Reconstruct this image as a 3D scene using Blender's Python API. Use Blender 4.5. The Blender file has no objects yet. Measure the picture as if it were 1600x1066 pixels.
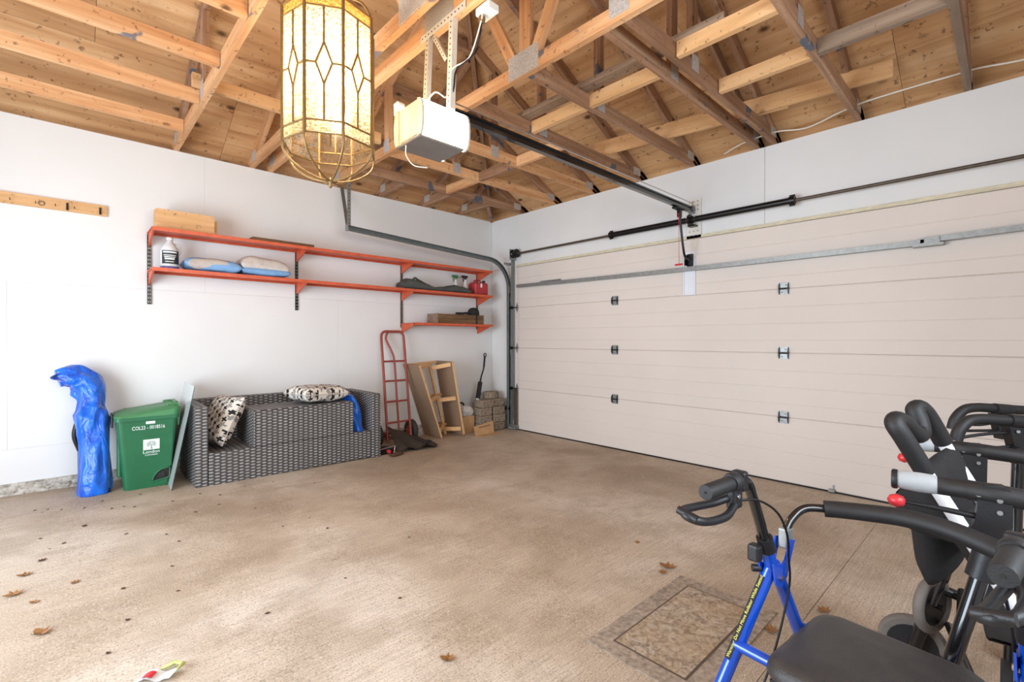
import bpy, bmesh, math, random
from mathutils import Vector, Matrix, Quaternion, noise
random.seed(7)
PI = math.pi
R = math.radians
scene = bpy.context.scene
C = scene.collection

# ------------------------------------------------------------------ camera
YAW = R(43.395)
cam_d = bpy.data.cameras.new('camera')
cam_d.sensor_width = 36.0
cam_d.sensor_fit = 'HORIZONTAL'
cam_d.lens = 36.0 * 735.7 / 1600.0
cam_d.clip_start = 0.02
cam = bpy.data.objects.new('camera', cam_d)
cam.location = (-4.325, -4.985, 1.19)
cam.rotation_euler = (R(89.8), 0, -YAW)
C.objects.link(cam)
scene.camera = cam

# ------------------------------------------------------------------ light, exposure
world = bpy.data.worlds.new('sky')
scene.world = world
world.use_nodes = True
wbg = world.node_tree.nodes['Background']
wbg.inputs[0].default_value = (0.78, 0.89, 1.0, 1)
wbg.inputs[1].default_value = 1.6

def area(name, loc, rot, sx, sy, power, col):
    d = bpy.data.lights.new(name, 'AREA')
    d.shape = 'RECTANGLE'; d.size = sx; d.size_y = sy
    d.energy = power; d.color = col
    o = bpy.data.objects.new(name, d)
    o.location = loc; o.rotation_euler = rot
    C.objects.link(o)
    return o
# daylight entering by the open double door in the rear wall and by an unseen window added for light behind the camera
area('daylight_rear_door', (-5.98, -2.6, 1.15), (R(90), 0, R(-90)), 2.3, 2.0, 155, (0.76, 0.88, 1.0))
area('added_side_daylight', (-3.6, -5.86, 1.75), (R(90), 0, 0), 2.3, 1.0, 62, (0.82, 0.91, 1.0))

scene.view_settings.view_transform = 'Standard'
scene.view_settings.look = 'None'
scene.view_settings.exposure = 0.07
scene.view_settings.gamma = 1.0
scene.view_settings.use_curve_mapping = False
scene.cycles.use_denoising = True
scene.cycles.max_bounces = 7
scene.cycles.diffuse_bounces = 4
scene.cycles.glossy_bounces = 3
scene.cycles.use_adaptive_sampling = True
scene.cycles.adaptive_threshold = 0.03
scene.cycles.transparent_max_bounces = 8
scene.cycles.sample_clamp_indirect = 6.0
scene.cycles.caustics_reflective = False
scene.cycles.caustics_refractive = False

# ------------------------------------------------------------------ materials
def lin(c):
    out = []
    for v in c:
        v /= 255.0
        out.append(v / 12.92 if v <= 0.04045 else ((v + 0.055) / 1.055) ** 2.4)
    return (out[0], out[1], out[2], 1.0)

def nodes_of(name):
    m = bpy.data.materials.new(name)
    m.use_nodes = True
    nt = m.node_tree
    return m, nt, nt.nodes['Principled BSDF']

def N(nt, kind, **kw):
    n = nt.nodes.new(kind)
    for k, v in kw.items():
        if k in n.inputs.keys() if hasattr(n, 'inputs') else False:
            n.inputs[k].default_value = v
        else:
            setattr(n, k, v)
    return n

def coords(nt, which='Object', scale=(1, 1, 1), rot=(0, 0, 0)):
    tc = nt.nodes.new('ShaderNodeTexCoord')
    mp = nt.nodes.new('ShaderNodeMapping')
    mp.inputs['Scale'].default_value = scale
    mp.inputs['Rotation'].default_value = rot
    nt.links.new(tc.outputs[which], mp.inputs['Vector'])
    return mp.outputs['Vector']

def ramp(nt, fac, stops):
    r = nt.nodes.new('ShaderNodeValToRGB')
    els = r.color_ramp.elements
    while len(els) < len(stops):
        els.new(0.5)
    for e, (p, c) in zip(els, stops):
        e.position = p
        e.color = c
    nt.links.new(fac, r.inputs['Fac'])
    return r.outputs['Color']

def mixc(nt, fac, a, b, mode='MIX'):
    m = nt.nodes.new('ShaderNodeMix')
    m.data_type = 'RGBA'; m.blend_type = mode
    for sock, val in ((m.inputs[0], fac), (m.inputs[6], a), (m.inputs[7], b)):
        if hasattr(val, 'links'):
            nt.links.new(val, sock)
        else:
            sock.default_value = val
    return m.outputs[2]

def noisef(nt, vec, scale, detail=4.0, rough=0.55, dist=0.0):
    n = nt.nodes.new('ShaderNodeTexNoise')
    n.inputs['Scale'].default_value = scale
    n.inputs['Detail'].default_value = detail
    n.inputs['Roughness'].default_value = rough
    n.inputs['Distortion'].default_value = dist
    nt.links.new(vec, n.inputs['Vector'])
    return n.outputs['Fac']

def bump(nt, b, height, strength=0.3, dist=0.01):
    n = nt.nodes.new('ShaderNodeBump')
    n.inputs['Strength'].default_value = strength
    n.inputs['Distance'].default_value = dist
    nt.links.new(height, n.inputs['Height'])
    nt.links.new(n.outputs['Normal'], b.inputs['Normal'])

def scalec(c, f):
    return (min(c[0] * f, 1), min(c[1] * f, 1), min(c[2] * f, 1), 1)

def simple(name, rgb, rough=0.5, metal=0.0, var=0.12, scale=12, bmp=0.0, bscale=80, spec=0.5, coat=0.0, stretch=(1, 1, 1), rnd=0.0):
    m, nt, b = nodes_of(name)
    v = coords(nt, 'Object', stretch)
    c = lin(rgb)
    f = noisef(nt, v, scale)
    col = ramp(nt, f, [(0.3, scalec(c, 1 - var)), (0.7, scalec(c, 1 + var))])
    if rnd:
        oi = nt.nodes.new('ShaderNodeObjectInfo')
        col = mixc(nt, oi.outputs['Random'], col, mixc(nt, 1.0, col, (1 - rnd, 1 - rnd, 1 - rnd, 1), 'MULTIPLY'))
    nt.links.new(col, b.inputs['Base Color'])
    b.inputs['Roughness'].default_value = rough
    b.inputs['Metallic'].default_value = metal
    b.inputs['Specular IOR Level'].default_value = spec
    b.inputs['Coat Weight'].default_value = coat
    if bmp:
        bump(nt, b, noisef(nt, v, bscale), bmp, 0.004)
    return m

def wood(name, c1, c2, c3, grain=(1.2, 26, 26), knots=True, blue=0.0, rnd=0.25, rough=0.65, kscale=5.0):
    m, nt, b = nodes_of(name)
    v = coords(nt, 'Object')
    oi = nt.nodes.new('ShaderNodeObjectInfo')
    addv = nt.nodes.new('ShaderNodeVectorMath'); addv.operation = 'ADD'
    mul = nt.nodes.new('ShaderNodeMath'); mul.operation = 'MULTIPLY'; mul.inputs[1].default_value = 37.0
    nt.links.new(oi.outputs['Random'], mul.inputs[0])
    nt.links.new(v, addv.inputs[0]); nt.links.new(mul.outputs[0], addv.inputs[1])
    base = addv.outputs[0]
    mp = nt.nodes.new('ShaderNodeMapping'); mp.inputs['Scale'].default_value = grain
    nt.links.new(base, mp.inputs['Vector'])
    g = noisef(nt, mp.outputs[0], 1.0, 5, 0.6, 0.6)
    col = ramp(nt, g, [(0.28, lin(c1)), (0.5, lin(c2)), (0.72, lin(c3))])
    big = noisef(nt, base, 1.7, 2)
    col = mixc(nt, ramp(nt, big, [(0.35, (0, 0, 0, 1)), (0.7, (0.55, 0.55, 0.55, 1))]), col, lin(c1))
    if knots:
        vo = nt.nodes.new('ShaderNodeTexVoronoi')
        vo.inputs['Scale'].default_value = kscale
        mk = nt.nodes.new('ShaderNodeMapping'); mk.inputs['Scale'].default_value = (0.75, 1.3, 1.3)
        nt.links.new(base, mk.inputs['Vector']); nt.links.new(mk.outputs[0], vo.inputs['Vector'])
        kf = ramp(nt, vo.outputs['Distance'], [(0.05, (1, 1, 1, 1)), (0.13, (0, 0, 0, 1))])
        col = mixc(nt, kf, col, scalec(lin(c1), 0.28))
        sp2 = noisef(nt, base, kscale * 6, 3, 0.7)
        col = mixc(nt, ramp(nt, sp2, [(0.62, (0, 0, 0, 1)), (0.67, (0.75, 0.75, 0.75, 1))]), col, scalec(lin(c1), 0.4))
    if blue:
        bn = noisef(nt, base, 4.5, 3, 0.6)
        bf = ramp(nt, bn, [(blue, (0, 0, 0, 1)), (blue + 0.03, (0.75, 0.75, 0.75, 1))])
        col = mixc(nt, bf, col, lin((52, 92, 120)))
    if rnd:
        dk = mixc(nt, 1.0, col, (1 - rnd, 1 - rnd * 1.15, 1 - rnd * 1.25, 1), 'MULTIPLY')
        col = mixc(nt, oi.outputs['Random'], col, dk)
    nt.links.new(col, b.inputs['Base Color'])
    b.inputs['Roughness'].default_value = rough
    b.inputs['Specular IOR Level'].default_value = 0.25
    bump(nt, b, g, 0.15, 0.003)
    return m

def emis(name, col, strength):
    m = bpy.data.materials.new(name); m.use_nodes = True
    nt = m.node_tree; nt.nodes.clear()
    e = nt.nodes.new('ShaderNodeEmission'); o = nt.nodes.new('ShaderNodeOutputMaterial')
    e.inputs[0].default_value = col; e.inputs[1].default_value = strength
    nt.links.new(e.outputs[0], o.inputs[0])
    return m

M = {}
M['plywood'] = wood('plywood', (176, 128, 84), (214, 168, 120), (230, 192, 148), (0.9, 11, 11), True, 0, 0.16, 0.7, 3.2)
M['lumber'] = wood('lumber', (198, 140, 92), (226, 176, 128), (240, 204, 162), (1.3, 26, 26), True, 0.655, 0.2)
M['lumber_brown'] = wood('lumber_brown', (142, 106, 80), (178, 138, 108), (206, 172, 140), (1.3, 26, 26), True, 0.62, 0.28)
M['lumber_grey'] = wood('lumber_grey', (120, 100, 84), (152, 130, 110), (178, 156, 134), (1.3, 24, 24), True, 0.7, 0.2)
M['pine'] = wood('pine', (204, 156, 106), (226, 182, 132), (236, 198, 152), (1.2, 22, 22), True, 0, 0.1)
M['oldwood'] = wood('oldwood', (92, 66, 46), (124, 94, 66), (150, 118, 86), (1.5, 30, 30), True, 0, 0.1)
M['particle'] = simple('particle_board', (150, 122, 98), 0.75, 0, 0.16, 90)
M['gusset'] = simple('gusset_metal', (186, 182, 178), 0.5, 0.3, 0.3, 120, 0.5, 160)
M['galv'] = simple('galvanised_steel', (150, 152, 150), 0.42, 0.6, 0.15, 40)
M['track'] = simple('track_steel', (118, 126, 126), 0.42, 0.55, 0.12, 25)
M['steelwhite'] = simple('pale_perforated_steel', (222, 214, 200), 0.45, 0.25, 0.06, 40)
M['brownsteel'] = simple('weathered_steel', (110, 98, 86), 0.5, 0.4, 0.2, 40)
M['hole'] = simple('dark_hole', (40, 36, 32), 0.9, 0, 0.02)
M['black_metal'] = simple('black_metal', (26, 25, 26), 0.32, 0.3, 0.15, 30)
M['black_gloss'] = simple('black_gloss', (18, 18, 20), 0.18, 0.0, 0.1, 30, coat=0.6)
M['black_plastic'] = simple('black_plastic', (27, 27, 30), 0.45, 0, 0.12, 30, 0.15, 220)
M['foam'] = simple('black_foam', (30, 29, 30), 0.55, 0, 0.1, 60, 0.15, 300)
M['rubber'] = simple('tyre_rubber', (52, 50, 50), 0.7, 0, 0.12, 50)
M['tyre_grey'] = simple('grey_tyre', (112, 104, 98), 0.7, 0, 0.1, 50)
M['chrome'] = simple('chrome', (210, 210, 212), 0.15, 1.0, 0.05, 30)
M['grip_grey'] = simple('grey_grip', (158, 160, 162), 0.55, 0, 0.06, 30)
M['red_plastic'] = simple('red_plastic', (206, 52, 58), 0.3, 0, 0.08, 20)
M['red_can'] = simple('red_can_plastic', (178, 52, 58), 0.4, 0, 0.1, 15)
M['red_paint'] = simple('red_truck_paint', (150, 66, 56), 0.45, 0, 0.14, 20)
M['orange'] = simple('orange_paint', (206, 92, 58), 0.42, 0, 0.12, 14)
M['white_tube'] = simple('white_enamel', (232, 234, 240), 0.25, 0, 0.03, 10)
M['blue_paint'] = simple('blue_enamel', (8, 74, 186), 0.22, 0.15, 0.1, 8, coat=0.7)
M['vinyl'] = simple('black_vinyl', (54, 51, 50), 0.42, 0, 0.14, 26, 0.35, 260)
M['fabric_black'] = simple('black_fabric', (34, 32, 33), 0.85, 0, 0.15, 60, 0.3, 400)
M['fabric_charcoal'] = simple('charcoal_fabric', (76, 78, 74), 0.8, 0, 0.15, 20, 0.3, 200)
M['mat_brown'] = simple('brown_felt', (58, 46, 36), 0.9, 0, 0.2, 30, 0.3, 200)
M['green'] = simple('green_plastic', (32, 100, 64), 0.42, 0, 0.08, 6, 0.06, 200)
M['green_lid'] = simple('green_lid_plastic', (58, 122, 72), 0.42, 0, 0.1, 6)
M['white_print'] = simple('white_print', (236, 240, 238), 0.5, 0, 0.02)
M['green_print'] = simple('green_print', (42, 104, 72), 0.5, 0, 0.02)
M['yellow_print'] = simple('yellow_print', (228, 224, 110), 0.5, 0, 0.02)
M['cardboard'] = simple('cardboard', (190, 150, 106), 0.8, 0, 0.1, 10)
M['dark_print'] = simple('dark_print', (70, 56, 46), 0.8, 0, 0.05)
M['jug'] = simple('translucent_white_jug', (222, 224, 222), 0.35, 0, 0.05, 10)
M['jug_label'] = simple('jug_label', (44, 46, 50), 0.5, 0, 0.6, 26)
M['purple'] = simple('purple_base', (96, 84, 150), 0.4, 0, 0.05)
M['white_plastic'] = simple('white_plastic', (232, 228, 218), 0.4, 0, 0.04)
M['opener_body'] = simple('opener_housing', (196, 184, 166), 0.4, 0, 0.04)
M['opener_base'] = simple('opener_base_grey', (128, 122, 118), 0.5, 0.2, 0.06)
M['brass'] = simple('lantern_brass', (132, 104, 62), 0.4, 0.5, 0.15, 30)
M['white_wire'] = simple('white_wire', (226, 220, 206), 0.5, 0, 0.04)
M['leaf'] = simple('dry_leaf', (150, 104, 58), 0.8, 0, 0.35, 60, 0.3, 90, rnd=0.3)
M['leaf_dark'] = simple('dark_leaf_bit', (84, 56, 38), 0.85, 0, 0.3, 60, rnd=0.4)
M['paper_green'] = simple('green_wrapper', (178, 184, 108), 0.6, 0, 0.2, 30)
M['pillow_grey'] = simple('grey_pillow_cloth', (198, 188, 180), 0.85, 0, 0.12, 18, 0.3, 90)
M['pillow_blue'] = simple('blue_pillow_cloth', (126, 168, 212), 0.85, 0, 0.12, 14, 0.2, 90)
M['bag_white'] = simple('white_bag', (216, 214, 212), 0.5, 0, 0.18, 20, 0.5, 40)
M['shaft'] = simple('shaft_steel', (92, 82, 72), 0.45, 0.5, 0.2, 40)

def tarp():
    m, nt, b = nodes_of('blue_tarp')
    v = coords(nt, 'Object', (8, 8, 3.4), (0.5, 0.55, 0))
    f = noisef(nt, v, 1.6, 3, 0.5, 0.8)
    nt.links.new(ramp(nt, f, [(0.3, lin((4, 70, 184))), (0.7, lin((16, 116, 232)))]), b.inputs['Base Color'])
    b.inputs['Roughness'].default_value = 0.3
    b.inputs['Sheen Weight'].default_value = 0.2
    bump(nt, b, f, 0.85, 0.03)
    return m
M['tarp'] = tarp()

def drywall(name, rgb):
    m, nt, b = nodes_of(name)
    v = coords(nt, 'Object')
    f = noisef(nt, v, 0.9, 3)
    c = lin(rgb)
    col = ramp(nt, f, [(0.3, scalec(c, 0.95)), (0.7, scalec(c, 1.03))])
    sp = noisef(nt, v, 24, 2)
    col = mixc(nt, ramp(nt, sp, [(0.78, (0, 0, 0, 1)), (0.82, (0.4, 0.4, 0.4, 1))]), col, scalec(c, 0.7))
    nt.links.new(col, b.inputs['Base Color'])
    b.inputs['Roughness'].default_value = 0.75
    b.inputs['Specular IOR Level'].default_value = 0.3
    return m
M['drywall'] = drywall('drywall_white', (230, 229, 227))
M['doorwhite'] = drywall('door_white', (226, 215, 206))
M['stripwood'] = simple('painted_strip', (214, 204, 178), 0.7, 0, 0.2, 30, 0.3, 60, stretch=(6, 0.6, 6))

def concrete():
    m, nt, b = nodes_of('concrete_floor')
    v = coords(nt, 'Object')
    f1 = noisef(nt, v, 0.75, 4, 0.55, 0.4)
    f2 = noisef(nt, v, 3.2, 6, 0.65, 0.3)
    col = ramp(nt, f1, [(0.34, lin((164, 143, 121))), (0.5, lin((198, 180, 160))), (0.66, lin((220, 206, 190)))])
    col = mixc(nt, ramp(nt, f2, [(0.38, (0.5, 0.5, 0.5, 1)), (0.56, (0, 0, 0, 1))]), col, lin((160, 140, 118)))
    mp = nt.nodes.new('ShaderNodeMapping'); mp.inputs['Scale'].default_value = (4, 150, 1)
    nt.links.new(v, mp.inputs['Vector'])
    f3 = noisef(nt, mp.outputs[0], 1.0, 3)
    col = mixc(nt, ramp(nt, f3, [(0.42, (0.28, 0.28, 0.28, 1)), (0.56, (0, 0, 0, 1))]), col, lin((140, 122, 104)))
    f4 = noisef(nt, v, 160, 2)
    col = mixc(nt, ramp(nt, f4, [(0.56, (0, 0, 0, 1)), (0.66, (0.55, 0.55, 0.55, 1))]), col, lin((104, 88, 74)))
    col = mixc(nt, ramp(nt, f4, [(0.30, (0.5, 0.5, 0.5, 1)), (0.40, (0, 0, 0, 1))]), col, lin((240, 230, 216)))
    nt.links.new(col, b.inputs['Base Color'])
    b.inputs['Roughness'].default_value = 0.62
    b.inputs['Specular IOR Level'].default_value = 0.35
    bump(nt, b, f3, 0.22, 0.004)
    return m
M['concrete'] = concrete()

def curb():
    m, nt, b = nodes_of('rough_curb_concrete')
    v = coords(nt, 'Object')
    f = noisef(nt, v, 22, 6, 0.7)
    nt.links.new(ramp(nt, f, [(0.35, lin((110, 100, 90))), (0.5, lin((186, 178, 166))), (0.68, lin((224, 220, 212)))]), b.inputs['Base Color'])
    b.inputs['Roughness'].default_value = 0.85
    bump(nt, b, f, 0.8, 0.01)
    return m
M['curb'] = curb()

def stone():
    m, nt, b = nodes_of('paver_stone')
    v = coords(nt, 'Object')
    f = noisef(nt, v, 60, 5, 0.7)
    nt.links.new(ramp(nt, f, [(0.35, lin((98, 84, 70))), (0.5, lin((140, 124, 106))), (0.66, lin((170, 154, 134)))]), b.inputs['Base Color'])
    b.inputs['Roughness'].default_value = 0.9
    bump(nt, b, f, 0.7, 0.006)
    return m
M['stone'] = stone()

def wicker():
    # plain weave: flat strands passing over and under upright stakes
    m, nt, b = nodes_of('grey_wicker')
    v = coords(nt, 'UV')
    sx = nt.nodes.new('ShaderNodeSeparateXYZ'); nt.links.new(v, sx.inputs[0])
    def mth(op, a, c):
        n = nt.nodes.new('ShaderNodeMath'); n.operation = op
        for k, q in enumerate((a, c)):
            if q is None: continue
            if hasattr(q, 'links'): nt.links.new(q, n.inputs[k])
            else: n.inputs[k].default_value = q
        return n.outputs[0]
    su = mth('SINE', mth('MULTIPLY', sx.outputs[0], PI / 0.0425), None)
    sv = mth('SINE', mth('MULTIPLY', sx.outputs[1], PI / 0.0125), None)
    f = mth('ADD', mth('MULTIPLY', mth('MULTIPLY', su, sv), 0.5), 0.5)
    col = ramp(nt, f, [(0.0, lin((98, 94, 92))), (0.42, lin((44, 41, 40))), (0.54, lin((58, 54, 52))), (0.72, lin((150, 148, 148))), (1.0, lin((196, 194, 194)))])  # weave shading put into the colour: raised strands light, gaps and under-strands dark
    g_ = noisef(nt, v, 7, 3)
    col = mixc(nt, ramp(nt, g_, [(0.35, (0.4, 0.4, 0.4, 1)), (0.65, (0, 0, 0, 1))]), col, lin((84, 78, 74)))
    nt.links.new(col, b.inputs['Base Color'])
    b.inputs['Roughness'].default_value = 0.5
    bump(nt, b, f, 0.7, 0.006)
    return m
M['wicker'] = wicker()

def cushion_print():
    # cream cloth printed with black and grey plus signs
    m, nt, b = nodes_of('plus_print_cloth')
    uv = coords(nt, 'UV')
    def crosses(scale, off, th):
        mp = nt.nodes.new('ShaderNodeMapping')
        mp.inputs['Scale'].default_value = (scale, scale, 1)
        mp.inputs['Location'].default_value = (off, off * 0.6, 0)
        mp.inputs['Rotation'].default_value = (0, 0, 0.35)
        nt.links.new(uv, mp.inputs['Vector'])
        fr = nt.nodes.new('ShaderNodeVectorMath'); fr.operation = 'FRACTION'
        nt.links.new(mp.outputs[0], fr.inputs[0])
        sb = nt.nodes.new('ShaderNodeVectorMath'); sb.operation = 'SUBTRACT'; sb.inputs[1].default_value = (0.5, 0.5, 0)
        nt.links.new(fr.outputs[0], sb.inputs[0])
        ab = nt.nodes.new('ShaderNodeVectorMath'); ab.operation = 'ABSOLUTE'
        nt.links.new(sb.outputs[0], ab.inputs[0])
        sx = nt.nodes.new('ShaderNodeSeparateXYZ'); nt.links.new(ab.outputs[0], sx.inputs[0])
        def mth(op, a, bb):
            n = nt.nodes.new('ShaderNodeMath'); n.operation = op
            for i, q in enumerate((a, bb)):
                if hasattr(q, 'links'): nt.links.new(q, n.inputs[i])
                else: n.inputs[i].default_value = q
            return n.outputs[0]
        mn = mth('MINIMUM', sx.outputs[0], sx.outputs[1]); mx = mth('MAXIMUM', sx.outputs[0], sx.outputs[1])
        return mth('MULTIPLY', mth('LESS_THAN', mn, th), mth('LESS_THAN', mx, th * 3.1))
    c1 = crosses(14.0, 0.0, 0.105)
    c2 = crosses(14.0, 0.5, 0.105)
    col = mixc(nt, c2, lin((226, 218, 206)), lin((150, 146, 142)))
    col = mixc(nt, c1, col, lin((34, 32, 32)))
    nt.links.new(col, b.inputs['Base Color'])
    b.inputs['Roughness'].default_value = 0.85
    return m
M['plus'] = cushion_print()

def glass_mat():
    m = bpy.data.materials.new('pane_glass'); m.use_nodes = True
    nt = m.node_tree; nt.nodes.clear()
    t = nt.nodes.new('ShaderNodeBsdfTransparent'); g = nt.nodes.new('ShaderNodeBsdfGlossy')
    mx = nt.nodes.new('ShaderNodeMixShader'); o = nt.nodes.new('ShaderNodeOutputMaterial')
    fr = nt.nodes.new('ShaderNodeFresnel'); fr.inputs[0].default_value = 1.5
    t.inputs[0].default_value = (0.92, 0.97, 0.96, 1); g.inputs['Roughness'].default_value = 0.12
    nt.links.new(fr.outputs[0], mx.inputs[0]); nt.links.new(t.outputs[0], mx.inputs[1]); nt.links.new(g.outputs[0], mx.inputs[2])
    df = nt.nodes.new('ShaderNodeBsdfDiffuse'); df.inputs[0].default_value = (0.72, 0.76, 0.75, 1)
    m3 = nt.nodes.new('ShaderNodeMixShader'); m3.inputs[0].default_value = 0.38
    nt.links.new(mx.outputs[0], m3.inputs[1]); nt.links.new(df.outputs[0], m3.inputs[2])
    nt.links.new(m3.outputs[0], o.inputs[0])
    return m
M['glass'] = glass_mat()
M['glass_edge'] = simple('green_glass_edge', (44, 66, 62), 0.2, 0, 0.1)

def lantern_glass(name, tint, clear):
    # seeded textured glass: part clear, part scattering
    m = bpy.data.materials.new(name); m.use_nodes = True
    nt = m.node_tree; nt.nodes.clear()
    t = nt.nodes.new('ShaderNodeBsdfTransparent'); s = nt.nodes.new('ShaderNodeBsdfTranslucent')
    g = nt.nodes.new('ShaderNodeBsdfGlossy'); g.inputs['Roughness'].default_value = 0.15
    mx = nt.nodes.new('ShaderNodeMixShader'); mx2 = nt.nodes.new('ShaderNodeMixShader'); o = nt.nodes.new('ShaderNodeOutputMaterial')
    v = coords(nt, 'Object')
    f = noisef(nt, v, 110, 3, 0.6)
    r = ramp(nt, f, [(0.44, (clear, clear, clear, 1)), (0.56, (min(clear + 0.45, 1),) * 3 + (1,))])
    t.inputs[0].default_value = tint; s.inputs[0].default_value = (tint[0] * 0.66, tint[1] * 0.63, tint[2] * 0.58, 1)
    nt.links.new(r, mx.inputs[0]); nt.links.new(s.outputs[0], mx.inputs[1]); nt.links.new(t.outputs[0], mx.inputs[2])
    mx2.inputs[0].default_value = 0.06
    nt.links.new(mx.outputs[0], mx2.inputs[1]); nt.links.new(g.outputs[0], mx2.inputs[2]); nt.links.new(mx2.outputs[0], o.inputs[0])
    return m
M['lglass'] = lantern_glass('seeded_glass', (1.0, 0.93, 0.80, 1), 0.50)
M['lamber'] = lantern_glass('amber_glass', (0.92, 0.62, 0.34, 1), 0.35)
M['ldiamond'] = lantern_glass('diamond_glass', (0.98, 0.86, 0.66, 1), 0.45)

def rugmat():
    m, nt, b = nodes_of('mottled_rug')
    v = coords(nt, 'Object')
    f = noisef(nt, v, 26, 6, 0.7, 1.5)
    f2 = noisef(nt, v, 5, 3)
    col = ramp(nt, f, [(0.38, lin((126, 110, 94))), (0.5, lin((168, 150, 130))), (0.64, lin((194, 180, 162)))])
    col = mixc(nt, ramp(nt, f2, [(0.4, (0, 0, 0, 1)), (0.65, (0.5, 0.5, 0.5, 1))]), col, lin((176, 142, 96)))
    nt.links.new(col, b.inputs['Base Color']); b.inputs['Roughness'].default_value = 0.95
    bump(nt, b, f, 0.5, 0.005)
    return m
M['rug'] = rugmat()
M['rug_border'] = simple('rug_border_pile', (156, 140, 124), 0.95, 0, 0.4, 45, 0.5, 150)
M['rug_line'] = simple('rug_line_pile', (96, 80, 66), 0.95, 0, 0.2, 60)
M['lens'] = emis('lit_opener_lens', (1.0, 0.86, 0.66, 1), 30.0)
M['bulb'] = emis('lit_bulb', (1.0, 0.84, 0.60, 1), 60.0)
for k_ in ('bulb',): M[k_].cycles.emission_sampling = 'NONE'
M['led'] = emis('green_led', (0.1, 1.0, 0.5, 1), 1.5)

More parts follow.
